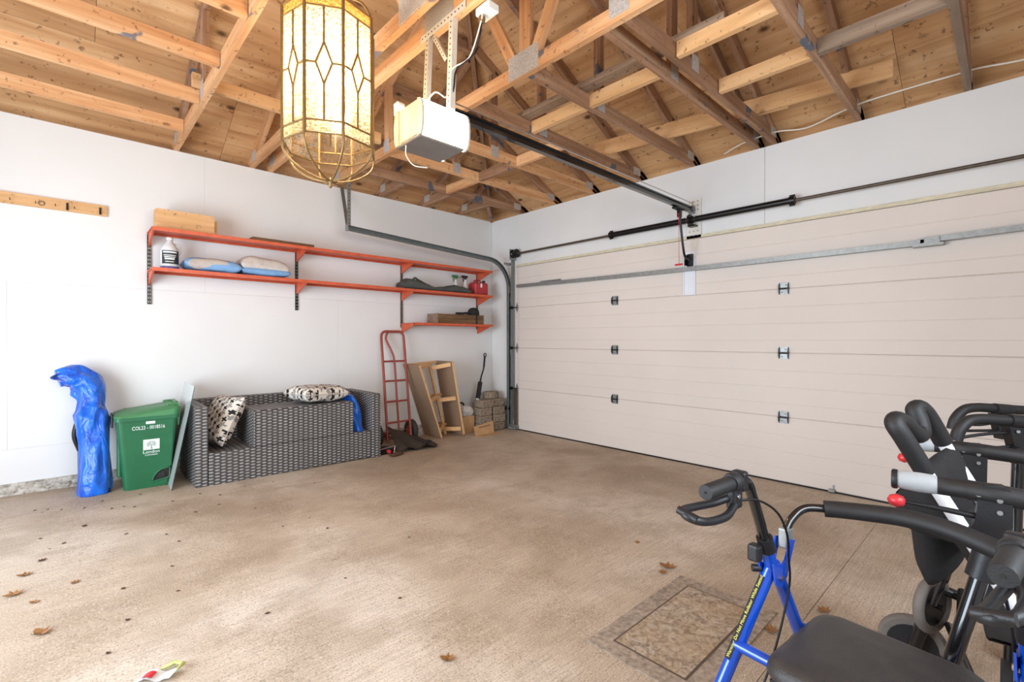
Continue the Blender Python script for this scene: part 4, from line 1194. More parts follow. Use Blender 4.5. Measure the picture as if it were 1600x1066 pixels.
part('cap_shell', MB().lathe([(0.075, 0.0), (0.078, 0.02), (0.07, 0.06), (0.045, 0.09), (0.002, 0.10)], 18, Matrix.Translation((-0.49, -0.20, zl + 0.1185))), 'fabric_black', cap)
part('strap_coil', MB().tube(spline([(-0.56, -0.23, zl + 0.135), (-0.63, -0.22, zl + 0.14), (-0.70, -0.24, zl + 0.133), (-0.77, -0.22, zl + 0.132), (-0.80, -0.25, zl + 0.128)], 5), 0.014, 8), 'fabric_black', cap)
part('cap_rest', MB().box((-0.86, -0.25, zl + 0.1162), (-0.42, -0.12, zl + 0.1182)), 'fabric_black', cap)

# peg rack
pg = thing('peg_rack', 'narrow wooden hook rail on the white wall at far left', 'hook rail', (-4.6, 0, 2.21))
rb = part('rail_board', MB().box((0, -0.018, -0.042), (1.05, -0.0005, 0.042)), 'pine', pg, mat=Matrix.Translation((-5.14, -0.001, 2.214)))
for x, kind in ((-4.62, 'n'), (-4.49, 'n'), (-4.46, 'r'), (-4.385, 'n'), (-4.32, 'x'), (-4.28, 'n'), (-4.13, 'x'), (-4.80, 'n')):
    if kind == 'n': part('hook', MB().tube([(x, -0.018, 2.20), (x, -0.05, 2.196), (x, -0.054, 2.21)], 0.0025, 5), 'black_metal', pg)
    elif kind == 'r': part('hook', MB().tube([(x + 0.016 * math.cos(a), -0.024, 2.205 + 0.016 * math.sin(a)) for a in [i * PI / 6 for i in range(12)]], 0.0025, 5, closed=True), 'brownsteel', pg)
    else: part('hook', MB().box((x - 0.006, -0.026, 2.18), (x + 0.006, -0.0185, 2.235)).tube([(x, -0.02, 2.20), (x, -0.055, 2.19), (x, -0.06, 2.215)], 0.004, 6), 'black_metal', pg)

# ------------------------------------------------------------------ blue wrapped bundle
zf = fz(-4.17) + 0.001
bb = thing('tarp_bundle', 'tall blue tarp-wrapped bundle leaning on the white wall', 'tarp bundle', (-4.17, -0.33, zf))
keys = [(-4.172, -0.33, 0.0, .088, .085), (-4.174, -0.33, 0.03, .096, .095), (-4.176, -0.31, 0.25, .088, .085), (-4.180, -0.27, 0.42, .090, .085), (-4.188, -0.23, 0.55, .097, .09),
        (-4.192, -0.20, 0.62, .084, .085), (-4.190, -0.18, 0.69, .084, .09), (-4.205, -0.165, 0.76, .104, .09), (-4.235, -0.155, 0.82, .100, .085), (-4.285, -0.15, 0.855, .090, .080), (-4.335, -0.155, 0.855, .076, .07), (-4.375, -0.16, 0.845, .064, .055)]
def interp(u):
    f = u * (len(keys) - 1); i = min(int(f), len(keys) - 2); t = f - i
    a = keys[max(i - 1, 0)]; b = keys[i]; c = keys[i + 1]; d = keys[min(i + 2, len(keys) - 1)]
    return [0.5 * (2 * b[k] + (c[k] - a[k]) * t + (2 * a[k] - 5 * b[k] + 4 * c[k] - d[k]) * t * t + (3 * b[k] - a[k] - 3 * c[k] + d[k]) * t ** 3) for k in range(5)]
rings = []; NR, NS = 90, 72
for j in range(NR):
    u = j / (NR - 1)
    k0 = interp(u); k1 = interp(min(u + 0.01, 1)); km = interp(max(u - 0.01, 0))
    tdir = Vector((k1[0] - km[0], k1[1] - km[1], k1[2] - km[2])).normalized()
    sx_ = Vector((0, 1, 0)).cross(tdir).normalized(); sy_ = tdir.cross(sx_)
    ring = []
    for i in range(NS):
        a = 2 * PI * i / NS
        fold = 1 + 0.06 * math.sin(3 * a + u * 9) * min(1, u * 6) + 0.055 * math.sin(7 * a - u * 14 + 2 * math.sin(u * 11)) * min(1, u * 5) * (1 - 0.3 * u)
        fold += 0.16 * noise.noise(Vector((math.cos(a) * 1.6, math.sin(a) * 1.6, u * 7)))
        fold -= 0.10 * abs(math.sin(1.5 * a + u * 10 + 1.5 * math.sin(u * 17))) ** 0.5 * min(1, u * 4) - 0.06
        ring.append(Vector((k0[0], k0[1], k0[2] + zf)) + (sx_ * math.cos(a) * k0[3] + sy_ * math.sin(a) * k0[4]) * fold)
    rings.append(ring)
mb = MB(); vs = [p for r_ in rings for p in r_]
for p in vs: p.z = max(p.z, zf); p.y = min(p.y, -0.02)
fs = [(j * NS + i, j * NS + (i + 1) % NS, (j + 1) * NS + (i + 1) % NS, (j + 1) * NS + i) for j in range(NR - 1) for i in range(NS)]
mb.add(vs, fs, True); mb.add(rings[0], [tuple(range(NS))]); mb.add(rings[-1], [tuple(range(NS))])
part('tarp_cloth', mb, 'tarp', bb)
part('open_flap', MB().grid(lambda u, v: Vector((-4.36 - 0.055 * u + 0.02 * v, -0.235 + 0.13 * v + 0.01 * math.sin(u * 5), zf + 0.895 - 0.02 * u - 0.05 * math.sin(v * PI * 0.9) * 0.4 - 0.012 * u * u)), 8, 10)
     .grid(lambda u, v: Vector((-4.345 - 0.055 * u, -0.23 + 0.12 * v, zf + 0.835 + 0.012 * u + 0.015 * math.sin(v * 4))), 8, 10), 'tarp', bb)
tag(part('curved_rod', MB().tube(spline([(-4.255, -0.06, zf + 0.28), (-4.285, -0.07, zf + 0.40), (-4.265, -0.06, zf + 0.52)], 6), 0.016, 8).tube([(-4.255, -0.06, zf), (-4.255, -0.06, zf + 0.28)], 0.012, 8), 'black_plastic'), 'dark curved rod leaning on the wall behind the blue bundle', 'rod')

# ------------------------------------------------------------------ green bin
bzf = fz(-3.88) + 0.001
gb = thing('green_bin', 'green curbside organics bin with printed number and white tree logo', 'bin', (-3.872, -0.28, bzf), R(-1.5))
def rr_loop(x0, x1, y0, y1, r, z, n=5):
    out = []
    for (cx, cy, a0) in ((x1 - r, y1 - r, 0), (x0 + r, y1 - r, 90), (x0 + r, y0 + r, 180), (x1 - r, y0 + r, 270)):
        for i in range(n + 1):
            a = R(a0 + 90 * i / n); out.append(Vector((cx + r * math.cos(a), cy + r * math.sin(a), z)))
    return out
def loft(loops, cap0=True, cap1=True, smooth=False):
    mb = MB(); n = len(loops[0]); vs = [p for l in loops for p in l]
    fs = [(j * n + i, j * n + (i + 1) % n, (j + 1) * n + (i + 1) % n, (j + 1) * n + i) for j in range(len(loops) - 1) for i in range(n)]
    mb.add(vs, fs, smooth)
    if cap0: mb.add(loops[0], [tuple(reversed(range(n)))])
    if cap1: mb.add(loops[-1], [tuple(range(n))])
    return mb
hx = lambda z: 0.142 + 0.045 * z / 0.53
hy = lambda z: 0.155 + 0.035 * z / 0.53
part('bin_body', loft([rr_loop(-hx(z), hx(z), -hy(z), hy(z), 0.035, z) for z in (0.0, 0.02, 0.42, 0.425, 0.53)]), 'green', gb, True)
part('bin_rim', loft([rr_loop(-0.198, 0.198, -0.205, 0.205, 0.04, z) for z in (0.527, 0.531, 0.548, 0.551)]), 'green', gb, True)
lidl = [rr_loop(-0.20, 0.20, -0.20, 0.20, 0.045, 0.5515), rr_loop(-0.195, 0.205, -0.195, 0.195, 0.045, 0.565), rr_loop(-0.13, 0.18, -0.14, 0.15, 0.04, 0.592), rr_loop(-0.10, 0.16, -0.11, 0.12, 0.04, 0.597)]
for l in lidl[1:]:
    for p in l: p.z += 0.03 * max(0, (p.x + 0.05) / 0.2)
lid = part('bin_lid', loft(lidl, smooth=False), 'green_lid', gb, True)
hb = MB().rbox((0.12, -0.13, 0.588), (0.198, -0.105, 0.640), 0.008, 2).rbox((0.12, 0.105, 0.588), (0.198, 0.13, 0.640), 0.008, 2).rbox((0.174, -0.104, 0.615), (0.200, 0.104, 0.645), 0.009, 2)
hb.prism([(0.178, 0.60), (0.192, 0.46), (0.199, 0.46), (0.212, 0.60), (0.198, 0.63)], -0.15, -0.14).prism([(0.178, 0.60), (0.192, 0.46), (0.199, 0.46), (0.212, 0.60), (0.198, 0.63)], 0.14, 0.15)
part('lid_handle', hb, 'green_lid', gb, True)
yf = lambda z: -hy(z) - 0.0012
tilt = math.atan2(0.035, 0.53)
fm = lambda x, z: Matrix.Translation((x, yf(z) - 0.0006, z)) @ Matrix.Rotation(R(90) + tilt, 4, 'X')
part('raised_panel', loft([[Vector((x, yf(z) + 0.003, z)) for x, z in ol] for ol in ([(-0.07, 0.06), (0.15, 0.15), (0.16, 0.40), (-0.03, 0.40), (-0.075, 0.33)],)] + [[Vector((x * 0.97, yf(z) - 0.0002, z)) for x, z in [(-0.07, 0.06), (0.15, 0.15), (0.16, 0.40), (-0.03, 0.40), (-0.075, 0.33)]]]), 'green', gb, True)
text('serial_number', 'COL23 - 0018516', 0.040, 'white_print', gb, fm(0.005, 0.455), True, sx=0.68)
part('sticker', MB().box((-0.022, -0.0005, -0.010), (0.034, 0.0005, 0.010), Matrix.Translation((0.01, yf(0.505) - 0.0005, 0.505)) @ Matrix.Rotation(tilt, 4, 'X')), 'white_print', gb, True)
lg = part('logo_square', MB().rbox((-0.05, -0.0006, -0.04), (0.05, 0.0008, 0.04), 0.0004, 1, Matrix.Translation((0.022, yf(0.33) - 0.0004, 0.335)) @ Matrix.Rotation(tilt, 4, 'X')), 'white_print', gb, True)
tm = MB(); q0 = Matrix.Translation((0.022, yf(0.33) - 0.0022, 0.335)) @ Matrix.Rotation(tilt, 4, 'X')
for (cx_, cz_) in ((0, 0.021), (-0.015, 0.017), (0.015, 0.017), (-0.024, 0.004), (0.024, 0.004), (-0.009, 0.004), (0.009, 0.004), (-0.019, -0.009), (0.019, -0.009), (0, -0.008)):
    tm.tube([q0 @ Vector((cx_ + 0.0062 * math.cos(a), 0, cz_ + 0.0055 * math.sin(a))) for a in [i * PI / 4 for i in range(8)]], 0.0011, 4, closed=True)
tm.box((-0.002, -0.0006, -0.03), (0.002, 0.0006, -0.014), q0).box((-0.009, -0.0006, -0.033), (0.009, 0.0006, -0.030), q0)
part('tree_emblem', tm, 'green_print', lg, True)
text('logo_name', 'London', 0.034, 'white_print', gb, fm(0.022, 0.268), True, sx=1.0)
text('logo_country', 'CANADA', 0.015, 'white_print', gb, fm(0.022, 0.250), True, sx=1.25)
nt_ = MB()
arcp = [(0.018, 0.040)] + [(0.030 + 0.085 * (1 - math.cos(a)), 0.042 + 0.095 * math.sin(a)) for a in [i * PI / 2 / 6 for i in range(7)]] + [(0.138, 0.138), (0.136, 0.06)]
nt_.add([(x, yf(z) - 0.0006, z) for x, z in arcp], [tuple(range(len(arcp)))])
part('wheel_notch', nt_, 'hole', gb, True)
part('notch_rim', MB().tube([(x, yf(z) - 0.002, z) for x, z in arcp], 0.006, 6, closed=True), 'green', gb, True)
part('bin_wheel', MB().tube([(0.085, yf(0.09) - 0.001, 0.088), (0.085, yf(0.09) - 0.006, 0.088)], 0.024, 14).tube([(0.085, yf(0.09) - 0.006, 0.088), (0.085, yf(0.09) - 0.008, 0.088)], 0.008, 8), 'black_plastic', gb, True)
part('side_grip', MB().rbox((-0.178, -0.12, 0.10), (-0.150, 0.03, 0.40), 0.012, 2), 'green', gb, True)
part('side_latch', MB().rbox((-0.212, -0.07, 0.47), (-0.199, 0.05, 0.575), 0.006, 2), 'black_plastic', gb, True)

# ------------------------------------------------------------------ glass pane
gp = thing('glass_sheet', 'clear glass sheet leaning on the left arm of the wicker sofa', 'glass sheet', (-3.74, -0.36, fz(-3.74)))
p0 = Vector((-3.752, -0.64, fz(-3.75) + 0.001)); p1 = Vector((-3.602, -0.64, 0.825)); bk = Vector((0.02, 0.56, 0.0))
nn = (p1 - p0).cross(bk).normalized() * 0.004
vs = [p0, p1, p1 + bk, p0 + bk]; vs += [v + nn for v in vs]
part('sheet_glass', MB().add(vs, [(0, 1, 2, 3), (7, 6, 5, 4)]), 'glass', gp, fix=False)
part('sheet_edge', MB().add(vs, [(0, 4, 5, 1), (1, 5, 6, 2), (2, 6, 7, 3), (3, 7, 4, 0)]), 'glass_edge', gp, fix=False)

# ------------------------------------------------------------------ wicker sofa
sf = thing('wicker_sofa', 'grey wicker outdoor sofa standing against the white wall', 'sofa', (-2.83, -0.37, fz(-2.83)))
fl = fz(-3.6) + 0.001; fr_ = fz(-2.06)
ys0, ys1 = -0.695, -0.035
part('arm', MB().rbox((-3.612, ys0, fl), (-3.525, ys1, 0.668), 0.008, 2), 'wicker', sf)
part('arm', MB().rbox((-2.155, ys0, fl - 0.018), (-2.062, ys1, 0.655), 0.008, 2), 'wicker', sf)
part('backrest', MB().rbox((-3.524, -0.135, fl - 0.006), (-2.156, ys1 - 0.001, 0.668), 0.008, 2), 'wicker', sf)
part('seat_base', MB().rbox((-3.524, ys0 + 0.004, fl - 0.006), (-2.156, -0.136, 0.296), 0.008, 2), 'wicker', sf)
ot = thing('wicker_ottoman', 'grey wicker ottoman block standing on the sofa seat', 'ottoman', (-2.77, -0.5, 0.297))
part('ottoman_body', MB().rbox((-3.205, -0.690, 0.297), (-2.342, -0.27, 0.592), 0.008, 2), 'wicker', ot)
part('ottoman_lip', MB().rbox((-3.195, -0.680, 0.5922), (-2.352, -0.28, 0.598), 0.002, 1), 'wicker', ot)
def cushion(cx, cy, cz, rot, label, w=0.44, d=0.44, h=0.16, seed=0):
    t = thing('throw_cushion', label, 'cushion', (cx, cy, cz), group='plus-printed cushions on the sofa')
    o = part('cushion_cover', puff(cx, cy, cz, w, d, h, rot, seed), 'plus', t)
    pillow_uv(o, w, d)
    e = []
    n = 28
    me = o.data
    ring = [i for i in range(n)] + [j * n + n - 1 for j in range(1, n)] + [(n - 1) * n + i for i in range(n - 2, -1, -1)] + [j * n for j in range(n - 2, 0, -1)]
    part('piping', MB().tube([me.vertices[i].co for i in ring[::2]], 0.004, 5, closed=True), 'pillow_grey', t)
cushion(-3.375, -0.40, 0.515, E3(R(90 - 14), 0, 0) @ Matrix.Identity(3) if False else (Matrix.Rotation(R(14), 3, 'Z') @ Matrix.Rotation(R(-64), 3, 'Y') @ Matrix.Rotation(R(0), 3, 'X')), 'black and white plus-print cushion propped against the left sofa arm', 0.42, 0.40, 0.15, 2)
cushion(-2.60, -0.47, 0.682, Matrix.Rotation(R(12), 3, 'Z') @ Matrix.Rotation(R(2), 3, 'Y'), 'black and white plus-print cushion lying flat on the ottoman', 0.46, 0.40, 0.150, 5)
b2 = thing('blue_sack', 'crumpled blue sack between ottoman and right sofa arm', 'sack', (-2.25, -0.45, 0.30))
def sack(u, v):
    a = 2 * PI * u
    z = 0.2975 + 0.335 * v
    r = (0.075 + 0.012 * math.sin(3 * a + v * 6)) * (1 - 0.35 * v * v)
    r *= 1 + 0.14 * noise.noise(Vector((math.cos(a) * 2, math.sin(a) * 2, v * 5)))
    cx = -2.247 - 0.035 * v * v
    return Vector((max(min(cx + r * math.cos(a), -2.16), -2.335 if v < 0.9 else -2.5), -0.49 + 1.9 * r * math.sin(a) + 0.08 * v, z))
part('sack_cloth', MB().grid(sack, 37, 24).add([sack(i / 36, 1) for i in range(36)], [tuple(range(36))]).add([sack(i / 36, 0) for i in range(36)], [tuple(range(36))]), 'tarp', b2)
part('sack_neck', MB().grid(lambda u, v: Vector((-2.28 - 0.15 * u + 0.01 * v, -0.52 + 0.16 * v, 0.634 + 0.018 * math.sin(v * 7 + u * 2) - 0.022 * u)), 9, 14), 'tarp', b2)

# ------------------------------------------------------------------ hand truck
ht = thing('hand_truck', 'red tubular hand truck leaning on the wall beside the sofa', 'hand truck', (-1.66, -0.33, fz(-1.66)))
hz = fz(-1.66)
def hp(x, s):                       # s: height along the frame 0..1
    return Vector((x, -0.36 + 0.30 * s, hz + 0.045 + 1.215 * s))
xl, xr = -1.800, -1.512
lean = [Vector((0, 0, 0))]
def hx_(s): return (xl + 0.075 * s, xr + 0.075 * s)
path = [hp(hx_(0)[0], 0.0), hp(hx_(0.92)[0], 0.92)]
for k in range(1, 7):
    a = k / 6 * PI / 2; path.append(hp(hx_(0.97)[0] + 0.06 * (1 - math.cos(a)), 0.945 + 0.055 * math.sin(a)))
for k in range(6, 0, -1):
    a = k / 6 * PI / 2; path.append(hp(hx_(0.97)[1] - 0.06 * (1 - math.cos(a)), 0.945 + 0.055 * math.sin(a)))
path += [hp(hx_(0.92)[1], 0.92), hp(hx_(0)[1], 0.0)]
part('frame_tube', MB().tube(path, 0.0145, 10), 'red_paint', ht)
mid = lambda s: (hx_(s)[0] + hx_(s)[1]) / 2
part('centre_tube', MB().tube(spline([hp(mid(0.04), 0.04), hp(mid(0.4), 0.4), hp(mid(0.72), 0.72), hp(mid(0.82) - 0.03, 0.82), hp(mid(0.92) - 0.085, 0.92), hp(mid(0.97) - 0.07, 0.975), hp(mid(1) - 0.04, 1.0)], 5), 0.012, 8), 'red_paint', ht)
for s in (0.72, 0.54, 0.355, 0.17):
    part('cross_bar', MB().tube([hp(hx_(s)[0], s), hp(hx_(s)[1], s)], 0.011, 8), 'red_paint', ht)
part('axle', MB().tube([(-1.86, -0.25, hz + 0.125), (-1.45, -0.25, hz + 0.125)], 0.008, 8), 'black_metal', ht)
for x in (-1.875, -1.445):
    w = part('wheel', MB().tube([(x - 0.028, -0.25, hz + 0.125), (x - 0.018, -0.25, hz + 0.125), (x + 0.018, -0.25, hz + 0.125), (x + 0.028, -0.25, hz + 0.125)], [0.105, 0.124, 0.124, 0.105], 24), 'rubber', ht)
    part('hub', MB().tube([(x - 0.031, -0.25, hz + 0.125), (x + 0.031, -0.25, hz + 0.125)], 0.055, 14), 'red_paint', w)
part('axle_bracket', MB().box((-1.805, -0.345, hz + 0.09), (-1.79, -0.245, hz + 0.15)), 'red_paint', ht)
part('axle_bracket', MB().box((-1.52, -0.345, hz + 0.09), (-1.505, -0.245, hz + 0.15)), 'red_paint', ht)
part('toe_plate', MB().box((-1.83, -0.56, hz + 0.002), (-1.48, -0.35, hz + 0.008)), 'red_paint', ht)

# dark brown mat over the toe plate
bm_ = thing('brown_mat', 'dark brown floor mat slumped over the foot of the hand truck', 'floor mat', (-1.62, -0.6, hz))
def matf(off):
    def fn(u, v):
        x = -1.86 + 0.46 * u + 0.05 * v
        y = -0.70 + 0.33 * v - 0.02 * u
        h = 0.012 + 0.20 * max(0, v) ** 1.3 * max(0, 1 - u * 1.02) ** 0.9 + 0.03 * math.sin(u * 7 + v * 2) ** 2 * (1 - 0.5 * v)
        return Vector((x, y, fz(x) + h + off))
    return fn
part('mat_sheet', MB().grid(matf(0.006), 22, 14).grid(matf(-0.006), 22, 14), 'mat_brown', bm_)
part('mat_roll', MB().tube(spline([(-1.53, -0.62, hz + 0.035), (-1.44, -0.57, hz + 0.03), (-1.37, -0.555, hz + 0.022)], 5), [0.02, 0.03, 0.034, 0.034, 0.034, 0.033, 0.032, 0.03, 0.028, 0.024, 0.014], 10), 'fabric_black', bm_)
tb = thing('tool_tray', 'small tool tray with a red knob at the end of the sofa', 'tool tray', (-1.95, -0.62, fz(-1.95)))
zt_ = fz(-1.95) + 0.001
part('tray_box', MB().rbox((-2.045, -0.655, zt_), (-1.90, -0.50, zt_ + 0.055), 0.006, 2), 'black_metal', tb)
part('tray_handle', MB().tube([(-2.045, -0.662, zt_ + 0.062), (-1.89, -0.672, zt_ + 0.078), (-1.915, -0.69, zt_ + 0.012)], 0.005, 6), 'chrome', tb)
part('tray_knob', MB().tube([(-1.96, -0.655, zt_ + 0.03), (-1.96, -0.685, zt_ + 0.03)], 0.018, 12), 'red_plastic', tb)
tag(part('floor_rag', puff(-1.93, -0.765, zt_ + 0.0145, 0.16, 0.075, 0.026, E3(0, 0, R(18)), 9, n=12), 'leaf_dark'), 'dark red rag on the floor below the tool tray', 'rag')

# ------------------------------------------------------------------ leaning carcass
wf = thing('shelf_carcass', 'unfinished particle-board shelf carcass leaning beside the hand truck', 'shelf carcass', (-1.0, -0.21, fz(-1.0)))
def quad_panel(a0, a1, y0, y1, th, name, mat):
    # panel whose front edge runs from a0 (bottom) to a1 (top) in the XZ plane
    d = Vector((a1[0] - a0[0], 0, a1[1] - a0[1])).normalized(); n = Vector((d.z, 0, -d.x)) * th
    p = [Vector((a0[0], y0, a0[1])), Vector((a1[0], y0, a1[1])), Vector((a1[0], y1, a1[1])), Vector((a0[0], y1, a0[1]))]
    vs = p + [q + n for q in p]
    return part(name, MB().add(vs, [(0, 1, 2, 3), (7, 6, 5, 4)] + [(i, i + 4, (i + 1) % 4 + 4, (i + 1) % 4) for i in range(4)]), mat, wf)
gz = 0.012
lb_, lt_ = (-1.125, gz + 0.004), (-1.430, 0.895)
rb_, rt_ = (-0.800, gz + 0.002), (-0.975, 0.922)
quad_panel(lb_, lt_, -0.385, -0.04, 0.016, 'side_panel', 'particle')
quad_panel((rb_[0], rb_[1]), (rt_[0], rt_[1]), -0.385, -0.04, 0.016, 'side_panel', 'particle')
def lerp2(a, b, t): return (a[0] + (b[0] - a[0]) * t, a[1] + (b[1] - a[1]) * t)
beam('edge_strip', (rb_[0] + 0.012, -0.389, rb_[1] + 0.012), (rt_[0] + 0.012, -0.389, rt_[1]), 0.022, 0.007, 'pine', wf, up=(0, 1, 0))
beam('edge_strip', (lb_[0] + 0.008, -0.389, lb_[1] + 0.012), (lt_[0] + 0.008, -0.389, lt_[1]), 0.018, 0.007, 'pine', wf, up=(0, 1, 0))
PT, PB = Vector((-1.165, -0.20, 0.885)), Vector((-0.935, -0.20, gz + 0.01))
beam('mid_post', PB, PT, 0.03, 0.025, 'pine', wf, up=(0, 1, 0))
for t in (0.975, 0.52, 0.10):
    a = lerp2(lb_, lt_, t); b = lerp2(rb_, rt_, max(t - 0.01, 0.035)); c = PB.lerp(PT, min(t + 0.02, 1))
    beam('slat', (a[0] + 0.02, -0.365, a[1]), (c.x - 0.015, -0.225, c.z + 0.015), 0.02, 0.048, 'pine', wf)
    beam('slat', (c.x + 0.018, -0.225, c.z - 0.035), (b[0] - 0.004, -0.365, b[1]), 0.02, 0.048, 'pine', wf)
    beam('slat', (a[0] + 0.02, -0.06, a[1] + 0.01), (b[0] - 0.003, -0.06, b[1] + 0.02), 0.016, 0.03, 'pine', wf)

# ------------------------------------------------------------------ pavers, brush, boxes in the far corner
zc = 0.008
pav = [(-0.52, -0.30, 0, 0.20, 0.10, 'lowest left paver of the pile in the far corner'),
       (-0.30, -0.30, 0, 0.20, 0.10, 'lowest right paver of the pile in the far corner'),
       (-0.52, -0.30, 1, 0.20, 0.10, 'left paver in the second layer of the pile'),
       (-0.30, -0.30, 1, 0.20, 0.10, 'right paver in the second layer of the pile'),
       (-0.52, -0.30, 2, 0.20, 0.10, 'left paver in the third layer of the pile'),
       (-0.30, -0.30, 2, 0.20, 0.10, 'right paver in the third layer of the pile'),
       (-0.50, -0.30, 3, 0.205, 0.105, 'left paver on the upper layer under the black brush'),
       (-0.285, -0.28, 3, 0.20, 0.11, 'right paver on the upper layer under the top stone')]
for x, y, l, w, d, lb in pav:
    jx, jy = random.uniform(-.008, .008), random.uniform(-.012, .012)
    o = part('paver', MB().rbox((-0.5 * w, -0.09, 0), (0.5 * w, 0.09, 0.100), 0.012, 2), 'stone', None, mat=Matrix.Translation((x + 0.1 + jx, y + jy, zc + l * 0.1015)) @ Matrix.Rotation(R(random.uniform(-3, 3)), 4, 'Z'))
    tag(o, lb, 'paver', 'pavers piled in the far corner')
o = part('paver', loft([[Vector((0.115 * math.cos(a) * s, 0.09 * math.sin(a) * s, z)) for a in [i * PI / 10 for i in range(20)]] for z, s in ((0, .95), (.012, 1), (.07, 1), (.085, .93))]), 'stone', None, mat=Matrix.Translation((-0.235, -0.25, zc + 0.407)))
tag(o, 'rounded stone on the very top of the paver pile', 'paver', 'pavers piled in the far corner')
o = part('paver', MB().rbox((-0.055, -0.07, 0), (0.055, 0.07, 0.30), 0.012, 2), 'stone', None, mat=Matrix.Translation((-0.035 - 0.03, -0.285, zc)))
tag(o, 'paver standing upright at the right of the pile', 'paver', 'pavers piled in the far corner')

br = thing('snow_brush', 'black snow brush propped on the pavers against the wall', 'brush', (-0.45, -0.2, 0.44))
bh = spline([(-0.425, -0.26, 0.47), (-0.385, -0.21, 0.60), (-0.32, -0.15, 0.685), (-0.235, -0.10, 0.79), (-0.20, -0.075, 0.89), (-0.175, -0.055, 0.96)], 6)
part('brush_handle', MB().tube(bh, [0.012] * 12 + [0.010] * 8 + [0.013] * (len(bh) - 20), 8), 'black_plastic', br)
m_, L_ = frame_to((-0.475, -0.27, 0.425), (-0.38, -0.205, 0.63), (0, 1, 0))
part('bristles', MB().box((0, -0.022, -0.02), (L_, 0.022, 0.02)), 'black_plastic', br, mat=m_)
part('scraper_tip', MB().box((-0.02, -0.02, -0.012), (-0.001, 0.02, 0.006)), 'white_plastic', br, mat=m_)
part('hang_loop', MB().tube([(-0.168 + 0.02 * math.cos(a), -0.05, 0.975 + 0.026 * math.sin(a)) for a in [i * PI / 6 for i in range(12)]], 0.007, 6, closed=True), 'black_plastic', br)

cb = thing('cardboard_box', 'open cardboard box of rags left of the paver pile', 'cardboard box', (-0.64, -0.2, zc))
x0, x1, y0, y1, h = -0.735, -0.555, -0.30, -0.06, 0.215
for lo_, hi_ in (((x0, y0, zc), (x1, y0 + 0.005, zc + h)), ((x0, y1 - 0.005, zc), (x1, y1, zc + h)), ((x0, y0 + 0.0052, zc), (x0 + 0.005, y1 - 0.0052, zc + h)), ((x1 - 0.005, y0 + 0.0052, zc), (x1, y1 - 0.0052, zc + h))):
    part('box_wall', MB().box(lo_, hi_), 'cardboard', cb)
part('box_floor', MB().box((x0 + 0.0052, y0 + 0.0052, zc), (x1 - 0.0052, y1 - 0.0052, zc + 0.005)), 'cardboard', cb)
tag(part('plastic_bag', puff(-0.645, -0.18, zc + 0.255, 0.20, 0.22, 0.15, E3(R(-8), R(6), R(10)), 11, n=18), 'bag_white'), 'crumpled white plastic bag stuffed in the cardboard box', 'plastic bag')
tag(part('cable_coil', MB().tube([(-0.665 + 0.055 * math.cos(a), -0.15, zc + 0.335 + 0.035 * math.sin(a)) for a in [i * PI / 8 for i in range(16)]], 0.012, 8, closed=True), 'black_plastic'), 'black cable coil on top of the white plastic bag', 'cable coil')
fp = thing('cardboard_flap', 'folded cardboard piece on the floor before the paver pile', 'cardboard', (-0.52, -0.55, zc))
part('upright_flap', MB().add([Vector(p) for p in ((-0.715, -0.52, zc), (-0.395, -0.50, zc), (-0.385, -0.465, zc + 0.145), (-0.715, -0.49, zc + 0.115))] + [Vector(p) for p in ((-0.715, -0.515, zc), (-0.395, -0.495, zc), (-0.385, -0.46, zc + 0.145), (-0.715, -0.485, zc + 0.115))],
     [(0, 1, 2, 3), (7, 6, 5, 4), (0, 4, 5, 1), (1, 5, 6, 2), (2, 6, 7, 3), (3, 7, 4, 0)]), 'cardboard', fp)
part('floor_flap', MB().add([Vector(p) for p in ((-0.72, -0.525, zc), (-0.66, -0.61, zc), (-0.36, -0.60, zc), (-0.39, -0.505, zc))] + [Vector(p) for p in ((-0.72, -0.525, zc + 0.005), (-0.66, -0.61, zc + 0.005), (-0.36, -0.60, zc + 0.005), (-0.39, -0.505, zc + 0.005))],
     [(3, 2, 1, 0), (4, 5, 6, 7), (0, 1, 5, 4), (1, 2, 6, 5), (2, 3, 7, 6), (3, 0, 4, 7)]), 'cardboard', fp)
pm_ = MB()
for i in range(11): pm_.box((-0.64 + i * 0.0165, -0.5025, zc + 0.094 + 0.001 * i), (-0.627 + i * 0.0165, -0.4985, zc + 0.100 + 0.001 * i))
part('faded_print', pm_, 'dark_print', fp)
rt = thing('paint_can', 'small red and white can behind the door track', 'can', (-0.07, -0.13, 0.004))
mm = Matrix.Translation((-0.075, -0.13, 0.005))
part('can_body', MB().lathe([(0.04, 0), (0.042, 0.004), (0.042, 0.07), (0.04, 0.074)], 16, mm), 'red_can', rt)
part('can_band', MB().lathe([(0.0424, 0.012), (0.0428, 0.014), (0.0428, 0.036), (0.0424, 0.038)], 16, mm), 'white_print', rt)
part('can_lid', MB().lathe([(0.036, 0.0742), (0.036, 0.085), (0.03, 0.088)], 14, mm), 'black_plastic', rt)

